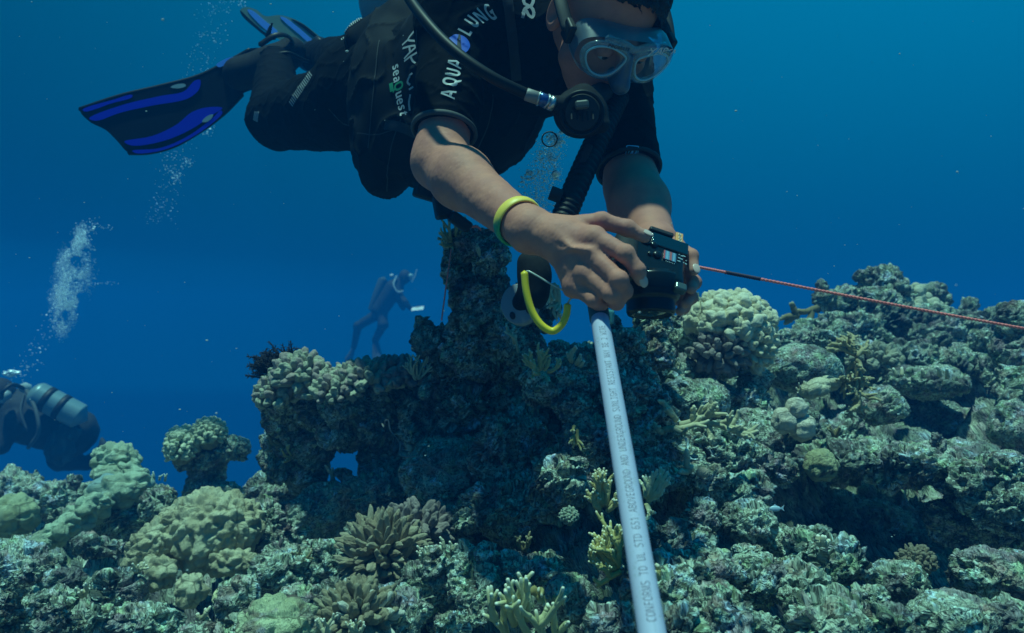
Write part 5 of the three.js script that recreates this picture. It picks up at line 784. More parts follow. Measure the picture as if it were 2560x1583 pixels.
// ---- breathing hose and second stage
const rubberM = PHY({ color: rgb(0.008, 0.009, 0.01), roughness: 0.5, specularIntensity: 0.5 }), steelM = STD({ color: rgb(0.55, 0.55, 0.53), metalness: 0.9, roughness: 0.3 });
{
  const hp = spline([[1000, -50, 1.1], [1022, -6, 1.08], [1062, 50, 1.04], [1110, 103, 1.015], [1165, 150, 1.0], [1240, 199, 1.0], [1322, 238, 1.02]].map((a) => PT(a)), 60);
  const hose = part('hose', onDiver(tube(hp, 0.0082, 14)), rubberM, diver);
  const seg = (a, b, r, seg2 = 20) => tube([PT(a), V().lerpVectors(PT(a), PT(b), 0.5), PT(b)], r, seg2);
  part('fitting', onDiver(seg([1316, 236, 1.016], [1346, 246, 1.022], 0.0092)), STD({ color: rgb(0.24, 0.22, 0.2), roughness: 0.5 }), hose);
  part('fitting', onDiver(seg([1347, 246, 1.022], [1366, 253, 1.026], 0.0098)), PHY({ color: rgb(0.05, 0.11, 0.3), roughness: 0.25, metalness: 0.5 }), hose);
  for (const [a, b] of [[[1346, 246, 1.022], [1349, 247, 1.022]], [[1365, 252, 1.026], [1369, 254, 1.027]], [[1374, 256, 1.028], [1384, 260, 1.03]]]) part('fitting', onDiver(seg(a, b, 0.0108)), steelM, hose);
  const reg = part('regulator', onDiver(field((p) => { let d = ell(p, P(1452, 282, 1.06), V(0.041, 0.038, 0.034)); d = smin(d, cap3(p, P(1388, 262, 1.035), P(1440, 272, 1.045), 0.013, 0.02), 0.01); d = smin(d, cap3(p, P(1458, 242, 1.055), P(1460, 262, 1.05), 0.019, 0.02), 0.006); d = smin(d, cap3(p, P(1490, 290, 1.05), P(1505, 312, 1.045), 0.016, 0.012), 0.01); return d; }, ...around([P(1380, 220, 1.06), P(1520, 350, 1.06)], 0.06), 0.003, dark(0.014, 0.015, 0.016)), diver), vestM, diver);
  part('purge_cover', onDiver((() => { const g = new THREE.CylinderGeometry(0.024, 0.027, 0.008, 40); const n = V().copy(FWD).multiplyScalar(-1).addScaledVector(UPV, -0.25).normalize(); g.applyQuaternion(new THREE.Quaternion().setFromUnitVectors(V(0, 1, 0), n)); const c = P(1450, 285, 1.06).addScaledVector(n, 0.031); g.translate(c.x, c.y, c.z); return g; })()), gripM, reg);
  part('purge_cover', onDiver(ring(P(1450, 285, 1.06).addScaledVector(V().copy(FWD).negate().addScaledVector(UPV, -0.25).normalize(), 0.0315), V().copy(FWD).negate().addScaledVector(UPV, -0.25).normalize(), 0.03, 0.0028)), rubberM, reg);
  for (let i = -2; i < 3; i++) part('slot', onDiver((() => { const n = V().copy(FWD).negate().addScaledVector(UPV, -0.25).normalize(), c = P(1450 + i * 13, 287, 1.06).addScaledVector(n, 0.036), b = new RoundedBoxGeometry(0.003, 0.026 - 0.003 * Math.abs(i), 0.002, 2, 0.0008); b.rotateX(-0.2); b.translate(c.x, c.y, c.z); return b; })()), rubberM, reg);
  part('adjuster', onDiver(boxAt(1455, 262, 1.02, 0.02, 0.012, 0.012, 0.1)), STD({ color: rgb(0.09, 0.1, 0.085), roughness: 0.5 }), reg);
  part('mouthpiece', onDiver(tube([H(0, -0.074, 0.09), V().lerpVectors(H(0, -0.074, 0.09), P(1458, 250, 1.06), 0.6), P(1458, 252, 1.06)], [0.016, 0.016, 0.018], 20)), gripM, reg);
}
// ---- inflator hose with its corrugated sleeve and button
{
  const c = spline([[1545, 240, 1.16], [1512, 310, 1.13], [1470, 400, 1.1], [1425, 505, 1.06], [1392, 590, 1.04]].map((a) => PT(a)), 150);
  const h = part('inflator_hose', onDiver(tube(c, c.map((_, i) => 0.0185 + 0.0011 * Math.sin(i * 1.25)), 24)), rubberM, diver);
  part('clip', onDiver(boxAt(1462, 390, 1.09, 0.012, 0.034, 0.03, -0.38)), gripM, h);
  part('knob', onDiver((() => { const g = new THREE.CylinderGeometry(0.0105, 0.0105, 0.018, 24); g.rotateZ(1.2); const p = P(1390, 487, 1.05); g.translate(p.x, p.y, p.z); const l = [g]; return merge(l); })()), gripM, h); part('stem', onDiver(tube([P(1395, 488, 1.05), P(1412, 500, 1.055), P(1432, 497, 1.06)], 0.0048, 10)), gripM, h);
  part('ring', onDiver((() => { const g = new THREE.TorusGeometry(mm(19, 1.16), 0.0012, 8, 40); const p = P(1374, 348, 1.16); g.translate(p.x, p.y, p.z); return g; })()), rubberM, vest);
}
// ---- mask
{
  const clearM = PHY({ color: rgb(0.72, 0.94, 0.98), roughness: 0.06, transmission: 0.88, thickness: 0, ior: 1.5 }), skirtM = PHY({ color: rgb(0.38, 0.54, 0.68), roughness: 0.35, transmission: 0.85, thickness: 0 }), lensM = PHY({ color: rgb(0.92, 0.96, 0.95), transmission: 1, thickness: 0, roughness: 0.02, ior: 1.5 });
  const out = [[0.074, 0.004], [0.064, 0.018], [0.044, 0.024], [0.022, 0.019], [0.007, 0.009], [0.009, -0.006], [0.02, -0.024], [0.036, -0.032], [0.054, -0.029], [0.069, -0.014]];
  const bend = (r) => 0.112 - 2.2 * r * r;
  const mask = part('mask', onDiver((() => { // silicone skirt: from the frame back to the face
    const N = 64, pos = [], idx = [], loops = [];
    const rim = (t) => { const a = t * 6.28319, c = Math.cos(a), s = Math.sin(a), r = 0.083 * Math.sign(c) * Math.pow(Math.abs(c), 0.75), u = s > 0 ? 0.034 * Math.pow(s, 0.7) : -0.041 * Math.pow(-s, 0.7); return [r, u]; };
    for (const [k, g] of [[0, 1], [0.35, 1.02], [0.7, 1.03], [1, 0.98]]) { const l = []; for (let i = 0; i < N; i++) { const [r, u] = rim(i / N), f0 = bend(r) - 0.004, f1 = 0.083 - 5.2 * r * r - (u > 0 ? 0.0 : 0.004); l.push(H(r * g * lerp(1, 0.92, k), u * g * lerp(1, u > 0 ? 1.22 : 1.15, k), lerp(f0, f1, k))); } loops.push(l); }
    loops.forEach((l) => l.forEach((p) => pos.push(p.x, p.y, p.z))); for (let k = 0; k < 3; k++) for (let i = 0; i < N; i++) { const a = k * N + i, b = k * N + (i + 1) % N; idx.push(a, b, a + N, b, b + N, a + N); } return geom(pos, idx); })()), skirtM, diver);
  for (const s of [-1, 1]) {
    const loop = new THREE.CatmullRomCurve3(out.map(([r, u]) => H(r * s, u, bend(r))), true, 'centripetal').getPoints(80);
    const fr = part('frame', onDiver(tube([...loop, loop[1]], 0.0046, 10, false)), clearM, mask);
    part('rim', onDiver(tube([...loop, loop[1]].map((p) => p.clone().addScaledVector(HF, 0.0045).addScaledVector(V().subVectors(H(0.042 * s, -0.004, 0.1), p).normalize(), 0.0035)), 0.0016, 8, false)), PHY({ color: rgb(0.5, 0.8, 0.85), roughness: 0.15, transmission: 0.3, thickness: 0 }), mask);
    const sh = new THREE.Shape(new THREE.CatmullRomCurve3(out.map(([r, u]) => V(r * s, u, 0)), true, 'centripetal').getPoints(60).map((p) => new THREE.Vector2(p.x, p.y))), g = new THREE.ShapeGeometry(sh), q = g.attributes.position; for (let i = 0; i < q.count; i++) { const p = H(q.getX(i), q.getY(i), bend(Math.abs(q.getX(i)) * 0.6 + 0.016) + 0.001); q.setXYZ(i, p.x, p.y, p.z); } g.computeVertexNormals(); part('lens', onDiver(g), lensM, mask);
    part('buckle', onDiver((() => { const g2 = new RoundedBoxGeometry(0.012, 0.03, 0.026, 3, 0.004); g2.applyMatrix4(new THREE.Matrix4().makeBasis(HR, HU, HF).setPosition(H(0.089 * s, 0.006, 0.062))); return g2; })()), blackM, mask);
    part('strap', onDiver(tube(spline([[0.09 * s, 0.008, 0.06], [0.094 * s, 0.02, 0.02], [0.092 * s, 0.032, -0.03], [0.075 * s, 0.045, -0.09], [0.0, 0.05, -0.13]].map((a) => H(...a)), 24), 0.0105, 10, true, 0.35)), blackM, mask);
  }
  part('frame', onDiver((() => { const c = [[-0.05, 0.031], [-0.02, 0.028], [0, 0.021], [0.02, 0.028], [0.05, 0.031]].map(([r, u]) => H(r, u, bend(r) - 0.001)); return tube(spline(c, 24), 0.006, 10); })()), clearM, mask);
  part('nose_pocket', onDiver(field((p) => { const h = toHead(p).clone(); return smax(smin(cap3(h, V(0, 0.006, 0.108), V(0, -0.036, 0.121), 0.006, 0.0125), cap3(h, V(0, -0.036, 0.121), V(0, -0.036, 0.1), 0.0125, 0.017), 0.008), 0.078 - h.z, 0.004); }, ...around([H(0, 0.02, 0.11), H(0, -0.06, 0.12), H(0, -0.03, 0.08)], 0.03), 0.0028), diver), skirtM, mask);
  const frameF = (p) => { const h = toHead(p); return h.z - bend(Math.abs(h.x)) - 0.003; }, put = (g, r, u, m, l = 0.0028) => { const q = g.attributes.position; for (let i = 0; i < q.count; i++) { const p = H(r + q.getX(i), u + q.getY(i), bend(Math.abs(r + q.getX(i))) + 0.0055); q.setXYZ(i, p.x, p.y, p.z); } g.computeVertexNormals(); part('lettering', onDiver(g), m, mask); };
  const wm = STD({ color: rgb(0.72, 0.72, 0.74) });
  for (const [r, pts] of [[0.026, [[-0.005, 0.005], [0, 0]]], [0.026, [[0.005, 0.006], [-0.003, -0.007]]], [0.039, [[-0.005, -0.006], [0.001, 0.006], [0.005, -0.006]]], [0.039, [[-0.003, -0.001], [0.003, -0.001]]], [0.05, [[-0.003, -0.006], [-0.002, 0.006], [0.005, 0.003], [-0.002, 0.0]]], [0.062, [[-0.004, 0.003], [0.002, 0.004]]], [0.069, [[-0.003, -0.004], [0.001, 0.003], [0.004, -0.003]]]]) put(stroke(pts.map(([x, y]) => [x, y]), 0.0011), r, 0.026 - 0.1 * Math.max(0, r - 0.05), wm);
  const pm = lettersGeo('PROMATE', 0.0055); put(pm, -0.03, 0.0245, inkM);
}
// ---- bracelet
{
  const ax = V().subVectors(J.rw, J.re).normalize(), c = V().lerpVectors(J.re, J.rw, 0.9), g = new THREE.TorusGeometry(0.0312, 0.0027, 12, 72); g.scale(1, 1, 2.9); g.applyQuaternion(new THREE.Quaternion().setFromUnitVectors(V(0, 0, 1), ax)); g.rotateZ(0); g.translate(c.x, c.y, c.z);
  const q = g.attributes.position, col = []; for (let i = 0; i < q.count; i++) { const t = sstep((q.getY(i) - c.y) + 0.002 * N3(q.getX(i) * 200, q.getY(i) * 200, q.getZ(i) * 200), -0.008, -0.001); col.push(lerp(0.03, 1.0, t), lerp(0.36, 0.66, t), lerp(0.13, 0.1, t)); } g.setAttribute('color', new THREE.BufferAttribute(new Float32Array(col), 3));
  part('bracelet', onDiver(g), STD({ vertexColors: true, roughness: 0.45 }), diver, 'yellow and green rubber bracelet');
}
// ---- fins: blades are plates with their own thickness, rails and ribs
function plate(poly, dist, th, smooth = true) {
  const c = smooth ? new THREE.CatmullRomCurve3(poly.map(([x, y]) => V(x, y, 0)), true, 'centripetal').getPoints(poly.length * 6) : poly.map(([x, y]) => V(x, y, 0));
  const g = new THREE.ExtrudeGeometry(new THREE.Shape(c.slice(0, smooth ? -1 : undefined).map((p) => new THREE.Vector2(p.x, p.y))), { depth: 1, bevelEnabled: false, curveSegments: 4 }), q = g.attributes.position;
  for (let i = 0; i < q.count; i++) { const x = q.getX(i), y = q.getY(i), p = P(x, y, dist(x, y) + (q.getZ(i) - 0.5) * th); q.setXYZ(i, p.x, p.y, p.z); }
  g.deleteAttribute('uv'); g.computeVertexNormals(); return g;
}
const finM = PHY({ color: rgb(0.006, 0.007, 0.01), roughness: 0.45, specularIntensity: 0.35 }), finBlue = PHY({ color: rgb(0.012, 0.012, 0.62), roughness: 0.35 }), finPale = PHY({ color: rgb(0.12, 0.36, 1.0), roughness: 0.35 }), finGrey = STD({ color: rgb(0.14, 0.26, 0.2), roughness: 0.6 });
{
  const dd = (x) => 1 / lerp(1 / 2.08, 1 / 2.19, (x - 200) / 480);
  const fin = part('fin', onDiver(plate([[690, 214], [640, 222], [600, 238], [560, 282], [500, 327], [430, 366], [370, 381], [322, 382], [292, 352], [265, 326], [222, 303], [200, 274], [300, 241], [400, 217], [500, 190], [580, 150], [620, 122], [680, 130]], dd, 0.012)), finM, diver);
  const on = (poly, m, t = 0.018, n = 'rib') => part(n, onDiver(plate(poly, dd, t)), m, fin);
  on([[222, 296], [300, 264], [400, 240], [460, 228], [486, 202], [500, 200], [498, 222], [470, 246], [380, 264], [300, 282], [240, 302]], finBlue); on([[310, 354], [380, 340], [440, 312], [480, 280], [520, 268], [556, 270], [530, 288], [480, 322], [410, 352], [330, 364]], finBlue);
  on([[206, 274], [280, 250], [330, 237], [330, 243], [280, 258], [212, 279]], finBlue); on([[330, 377], [400, 370], [470, 340], [530, 296], [552, 276], [556, 282], [520, 316], [460, 354], [400, 377], [340, 383]], finBlue); on([[540, 162], [580, 142], [586, 146], [548, 168]], finPale);
  on([[426, 218], [440, 211], [462, 210], [464, 215], [446, 221]], STD({ color: rgb(0.3, 0.42, 0.42), roughness: 0.5 }), 0.02, 'vent'); on([[505, 304], [515, 292], [532, 286], [530, 294], [516, 305]], STD({ color: rgb(0.3, 0.42, 0.42), roughness: 0.5 }), 0.02, 'vent');
  for (const pts of [[[200, 274], [300, 241], [400, 217], [500, 190], [580, 150], [625, 125]], [[322, 382], [370, 381], [430, 366], [500, 327], [560, 282], [605, 236]]]) part('rail', onDiver(tube(spline(pts.map(([x, y]) => P(x, y, dd(x))), 40), 0.0075, 8)), finM, fin);
  part('foot_pocket', onDiver(field((p) => { let d = cap3(p, P(600, 185, 2.16), P(680, 165, 2.18), 0.05, 0.055); return smin(d, cap3(p, P(680, 165, 2.18), P(730, 130, 2.21), 0.05, 0.045), 0.03); }, ...around([P(600, 185, 2.16), P(730, 130, 2.21)], 0.08), 0.006, dark(0.012, 0.014, 0.017)), diver), vestM, fin);
  part('strap', onDiver(tube(spline([[650, 112, 2.12], [690, 88, 2.13], [722, 92, 2.16], [738, 118, 2.18], [742, 134, 2.2]].map((a) => PT(a)), 24), 0.009, 8, true, 0.4)), finM, fin); part('strap', onDiver(tube([P(668, 92, 2.13), P(674, 74, 2.13), P(680, 58, 2.13)], [0.008, 0.006, 0.003], 8)), finM, fin); part('strap', onDiver(tube(spline([[676, 140, 2.1], [720, 132, 2.11], [760, 150, 2.15], [788, 158, 2.2]].map((a) => PT(a)), 20), 0.005, 8)), finM, fin);
}
{
  const dd = (x) => 1 / lerp(1 / 2.75, 1 / 2.38, (x - 600) / 230);
  const fin = part('fin', onDiver(plate([[600, 26], [612, 18], [640, 24], [662, 40], [700, 38], [745, 52], [790, 84], [826, 119], [800, 128], [765, 130], [730, 120], [700, 100], [650, 70], [615, 45]], dd, 0.014)), finGrey, diver);
  const on = (poly, m) => part('rib', onDiver(plate(poly, dd, 0.022)), m, fin);
  on([[618, 24], [630, 26], [660, 50], [694, 80], [680, 84], [640, 52]], finPale); on([[700, 42], [712, 44], [750, 72], [800, 116], [812, 122], [795, 124], [750, 88]], finPale); on([[728, 48], [760, 62], [815, 112], [805, 108], [755, 68]], finM); on([[732, 112], [745, 116], [775, 128], [750, 128]], finPale); on([[600, 26], [620, 44], [656, 76], [690, 98], [680, 100], [640, 72], [604, 38]], finM);
  part('foot_pocket', onDiver(tube(spline([[820, 122, 2.3], [800, 138, 2.3], [770, 142, 2.34], [745, 134, 2.38]].map((a) => PT(a)), 16), [0.05, 0.052, 0.052, 0.052, 0.052, 0.05, 0.05, 0.05, 0.05, 0.048, 0.048, 0.045, 0.042, 0.04, 0.036, 0.03, 0.02], 20)), finM, fin);
}
// ---------------------------------------------------------------- what the diver holds and what hangs there
const glossM = PHY({ color: rgb(0.005, 0.006, 0.007), roughness: 0.3, specularIntensity: 0.6, clearcoat: 0.25, clearcoatRoughness: 0.1 });
{
  const C = P(1622, 671, 0.915), cam = thing('camera', 'black underwater camera held in both hands, its lens pointing down at the reef', 'camera', C);
  // the camera's axes: a across, b down along the lens, n out of the face with the buttons
  const a = V().addScaledVector(RIGHT, 0.95).addScaledVector(UPV, -0.30).addScaledVector(FWD, 0.10).normalize(), n = V().addScaledVector(FWD, -0.80).addScaledVector(UPV, 0.60); n.addScaledVector(a, -n.dot(a)).normalize();
  const b = V().crossVectors(a, n).normalize(), M = new THREE.Matrix4().makeBasis(a, b.clone().negate(), n);   // x across, y up, z out
  const at = (g, x, y, z) => { g.translate(x, y, z); g.applyMatrix4(M); return g; };
  const X = (dx, dy) => [mm(dx, 0.9), -mm(dy, 0.9)];
  part('body', at(new RoundedBoxGeometry(0.085, 0.078, 0.05, 6, 0.014), 0, 0.003, 0.0), glossM, cam);
  part('grip', at(new RoundedBoxGeometry(0.03, 0.074, 0.06, 5, 0.013), -0.038, 0.0, 0.0), gripM, cam);
  part('hump', at(new RoundedBoxGeometry(0.04, 0.02, 0.03, 4, 0.006), 0.014, 0.033, -0.008), glossM, cam);
  part('accessory_shoe', at(new RoundedBoxGeometry(0.033, 0.007, 0.02, 3, 0.002), 0.004, 0.046, 0.016), blackM, cam);
  const scr = part('screen', at(new RoundedBoxGeometry(0.05, 0.02, 0.003, 3, 0.0012), 0.016, 0.028, 0.0255), PHY({ color: rgb(0.004, 0.006, 0.009), roughness: 0.06, clearcoat: 1 }), cam);
  for (const [x, y, r] of [[-0.0265, 0.022, 0.0038], [-0.0165, 0.0225, 0.0052], [-0.0055, 0.0175, 0.0046], [-0.0095, 0.0005, 0.0034], [0.0, 0.0025, 0.0058]]) { const g = new THREE.SphereGeometry(r, 20, 12); g.scale(1, 1, 0.5); part('button', at(g, x, y, 0.0265), glossM, cam); }
  { const g = new THREE.TorusGeometry(0.0075, 0.0011, 8, 32); part('dial', at(g, -0.0165, 0.0225, 0.0265), glossM, cam); }
  part('sticker', at(new THREE.BoxGeometry(0.0165, 0.0145, 0.0008), 0.0165, 0.006, 0.0266), STD({ color: rgb(0.10, 0.22, 0.36), roughness: 0.3 }), cam);
  for (const [x, w, c] of [[0.009, 0.0016, [0.6, 0.1, 0.1]], [0.0175, 0.003, [0.45, 0.13, 0.12]], [0.013, 0.003, [0.2, 0.4, 0.5]], [0.022, 0.002, [0.2, 0.4, 0.5]]]) part('sticker', at(new THREE.BoxGeometry(w, 0.0138, 0.0008), x, 0.006, 0.027), STD({ color: rgb(...c), roughness: 0.4 }), cam);
  for (let i = 0; i < 9; i++) part('marking', at(new THREE.BoxGeometry(0.0012 + 0.0013 * (i % 3), 0.0012, 0.0005), 0.029 + 0.0032 * (i % 4), 0.014 - 0.0055 * Math.floor(i / 3) - 0.0008 * (i % 2), 0.0266), STD({ color: rgb(0.4, 0.55, 0.6), roughness: 0.5 }), cam);
  for (let i = 0; i < 6; i++) part('marking', at(new THREE.BoxGeometry(0.0009, 0.001, 0.0005), 0.012 + 0.0022 * i, -0.004, 0.0266), STD({ color: rgb(0.4, 0.5, 0.55), roughness: 0.5 }), cam);
  part('latch', at(new RoundedBoxGeometry(0.016, 0.012, 0.012, 3, 0.003), 0.036, -0.033, 0.018), PHY({ color: rgb(0.1, 0.13, 0.12), roughness: 0.2, metalness: 0.4 }), cam);
  part('strap_tag', at(new RoundedBoxGeometry(0.010, 0.019, 0.004, 3, 0.001), 0.030, 0.048, 0.020), STD({ color: rgb(0.95, 0.4, 0.13), roughness: 0.6 }), cam);
  for (const [x, y] of [[0.0295, 0.0535], [0.0302, 0.048], [0.0306, 0.043]]) { const g = new THREE.TorusGeometry(0.0016, 0.0006, 6, 16); part('marking', at(g, x, y, 0.0224), STD({ color: rgb(0.8, 0.75, 0.6) }), cam); }
  // lens port: stepped barrel that points down, a little to the viewer
  const ld = V().addScaledVector(UPV, -0.97).addScaledVector(FWD, -0.20).addScaledVector(RIGHT, -0.02).normalize(), lq = new THREE.Quaternion().setFromUnitVectors(V(0, 1, 0), ld), lo = P(1626, 712, 0.915);
  const turn = (pts) => { const g = new THREE.LatheGeometry(pts.map(([r, y]) => new THREE.Vector2(r, y)), 56); g.applyQuaternion(lq); g.translate(lo.x - C.x, lo.y - C.y, lo.z - C.z); return g; };
  const port = part('lens_port', turn([[0.0, -0.012], [0.038, -0.012], [0.0405, -0.006], [0.0405, 0.010], [0.037, 0.013], [0.037, 0.018], [0.034, 0.022], [0.031, 0.024], [0.031, 0.036], [0.0295, 0.0395], [0.026, 0.0405], [0.0215, 0.0385], [0.020, 0.034], [0.0, 0.034]]), glossM, cam);
  part('lens', turn([[0.0, 0.0405], [0.007, 0.0403], [0.014, 0.0392], [0.0195, 0.0372]]), PHY({ color: rgb(0.22, 0.24, 0.22), metalness: 0.8, roughness: 0.05 }), port);
}
// ---- the plastic pipe with its printed line
{
  const a = P(1492, 752, 0.865), b = P(1640, 1640, 0.52), t = thing('pipe', 'pale lavender plastic pipe with printed lettering, slanting from the hand to the bottom edge', 'pipe', V().copy(a)), ax = V().subVectors(b, a), L = ax.length(); ax.normalize();
  const W = 2048, Hh = 512, cv = document.createElement('canvas'); cv.width = W; cv.height = Hh; const g2 = cv.getContext('2d'), R = rng(3);
  g2.fillStyle = '#b6b8d0'; g2.fillRect(0, 0, W, Hh);
  for (let i = 0; i < 2600; i++) { g2.fillStyle = `rgba(${90 + R() * 60},${90 + R() * 60},${110 + R() * 50},${0.03 + 0.06 * R()})`; g2.fillRect(R() * W, R() * Hh, 2 + R() * 90, 0.6 + R() * 1.6); }
  for (let i = 0; i < 700; i++) { g2.fillStyle = `rgba(70,80,70,${0.06 + 0.2 * R()})`; g2.beginPath(); g2.ellipse(R() * W, R() * Hh, 1 + 7 * R() * R(), 0.8 + 4 * R() * R(), 0, 0, 7); g2.fill(); }
  for (let i = 0; i < 90; i++) { const x = R() * W, y = R() * Hh, n = 6 + R() * 22; for (let k = 0; k < n; k++) { g2.fillStyle = `rgba(${70 + R() * 40},${84 + R() * 40},${70 + R() * 40},${0.05 + 0.1 * R()})`; g2.beginPath(); g2.ellipse(x + (R() - 0.5) * 90, y + (R() - 0.5) * 40, 1 + 9 * R(), 1 + 5 * R(), R() * 3, 0, 7); g2.fill(); } }
  g2.fillStyle = '#5c586c'; g2.font = '108px monospace'; g2.textBaseline = 'middle';
  const txt = 'CONFORMS TO UL STD 651 ABOVEGROUND AND UNDERGROUND SUNLIGHT RESISTANT MAY BE 2 WIRE'; g2.save(); g2.translate(0, 256); g2.scale((W * 0.985) / g2.measureText(txt).width, 0.95);
  g2.fillText(txt, 0, 0); g2.restore();
  const map = new THREE.CanvasTexture(cv); map.colorSpace = THREE.SRGBColorSpace; map.magFilter = THREE.LinearFilter; map.anisotropy = 8;
  // u runs from the foot to the top along the pipe, v round it; the print faces the viewer, a little to the left
  const side = V().crossVectors(ax, V().subVectors(EYE, V().lerpVectors(a, b, 0.5))).normalize(), front = V().crossVectors(side, ax).normalize(), n = 40, m = 64, r = 0.0107, pos = [], uv = [], nor = [], idx = [];
  for (let i = 0; i <= m; i++) for (let k = 0; k <= n; k++) { const q = k / n * 6.28319, d = V().addScaledVector(front, Math.cos(q)).addScaledVector(side, Math.sin(q)), p = V().copy(b).addScaledVector(ax, -L * i / m).addScaledVector(d, r); pos.push(p.x - a.x, p.y - a.y, p.z - a.z); nor.push(d.x, d.y, d.z); const s = L * i / m; uv.push((s - 0.02) / (L - 0.076), 0.5 + (((k / n + 0.5) % 1) - 0.5 + (k === n ? 0 : 0)) * 1.55 + 0.12); }
  for (let i = 0; i < m; i++) for (let k = 0; k < n; k++) { if (k === n / 2) { } const p = i * (n + 1) + k, q = p + n + 1; idx.push(p, q, p + 1, p + 1, q, q + 1); }
  const g = geom(pos, idx, null, new Float32Array(nor));
  for (let i = 0; i <= m; i++) for (let k = 0; k <= n; k++) { let c = k / n; if (c > 0.5) c -= 1; uv[(i * (n + 1) + k) * 2 + 1] = 0.5 + (c + 0.02) * 1.35; }
  g.setAttribute('uv', new THREE.BufferAttribute(new Float32Array(uv), 2)); map.wrapS = map.wrapT = THREE.ClampToEdgeWrapping;
  part('tube', g, PHY({ map, roughness: 0.6, specularIntensity: 0.5 }), t);
  const col = (f, e, rr, m2, nm) => { const p = V().copy(a).addScaledVector(ax, f), q = V().copy(a).addScaledVector(ax, e); return part(nm, local(tube([p, V().lerpVectors(p, q, 0.5), q], rr, 32), t), m2, t); };
  col(-0.012, 0.036, 0.0121, PHY({ color: rgb(0.03, 0.10, 0.12), roughness: 0.35 }), 'shaded_collar');  // teal tape, with the shade from hand and camera painted in
  part('clip', local(boxAt(1522, 792, 0.872, 0.013, 0.018, 0.008, -0.1), t), PHY({ color: rgb(0.15, 0.5, 0.52), roughness: 0.2, transmission: 0.4, thickness: 0 }), t);
}
// ---- yellow tube on a clear cord, hanging from the camera hand
{
  const t = thing('lanyard', 'bent yellow rubber tube on a clear cord hanging below the camera hand', 'lanyard', P(1360, 760, 0.87));
  const y = spline([[1311, 682, 0.87], [1316, 730, 0.868], [1332, 782, 0.866], [1356, 815, 0.864], [1382, 828, 0.863], [1404, 812, 0.862], [1416, 786, 0.862], [1419, 762, 0.863]].map((a) => PT(a)), 70);
  part('tube', local(tube(y, 0.0045, 16), t), PHY({ color: rgb(0.9, 0.64, 0.03), roughness: 0.4 }), t);
  const cord = PHY({ color: rgb(0.45, 0.5, 0.45), roughness: 0.25 });
  part('cord', local(tube(spline([[1311, 684, 0.87], [1318, 678, 0.869], [1340, 688, 0.864], [1370, 706, 0.86], [1400, 722, 0.858], [1428, 734, 0.856]].map((a) => PT(a)), 40), 0.0011, 8), t), cord, t);
  part('cord', local(tube(spline([[1419, 764, 0.863], [1424, 750, 0.861], [1438, 738, 0.858]].map((a) => PT(a)), 12), 0.0013, 8), t), cord, t);
}
// ---- black and white instrument below the forearm
{
  const d = 1.02, t = thing('gauge', 'black and white round instrument hanging below the wrist, white disc with dark spots', 'gauge', P(1310, 720, d));
  part('housing', local(field((p) => { let q = ell(p, P(1338, 690, d), V(0.024, 0.034, 0.022)); q = smin(q, cap3(p, P(1318, 655, d), P(1330, 730, d), 0.014, 0.016), 0.01); return smin(q, cap3(p, P(1335, 740, d), P(1310, 760, d + 0.01), 0.02, 0.02), 0.012); }, ...around([P(1300, 640, d), P(1380, 780, d)], 0.04), 0.0035, dark(0.014, 0.015, 0.016)), t), vestM, t);
  const q = new THREE.Quaternion().setFromUnitVectors(V(0, 1, 0), V().copy(FWD).negate().addScaledVector(RIGHT, -0.35).addScaledVector(UPV, 0.2).normalize()), c = P(1300, 762, d + 0.005);
  const lath = (pts, s = 40) => { const g = new THREE.LatheGeometry(pts.map(([a, b]) => new THREE.Vector2(a, b)), s); g.scale(1, 1, 1.12); g.applyQuaternion(q); g.translate(c.x, c.y, c.z); return local(g, t); };
  part('disc', lath([[0, -0.012], [0.024, -0.012], [0.0275, -0.007], [0.0275, 0.004], [0.025, 0.008], [0, 0.0095]]), STD({ color: rgb(0.25, 0.27, 0.31), roughness: 0.5 }), t);
  for (const [x, y, s] of [[-0.013, 0.014, 0.0042], [-0.004, -0.004, 0.0036], [0.012, 0.015, 0.004], [0.01, -0.017, 0.003]]) { const g = new THREE.SphereGeometry(s, 12, 8); g.scale(1, 0.3, 1.4); g.translate(x, 0.0095, y); g.applyQuaternion(q); g.translate(c.x, c.y, c.z); part('spot', local(g, t), inkM, t); }
}
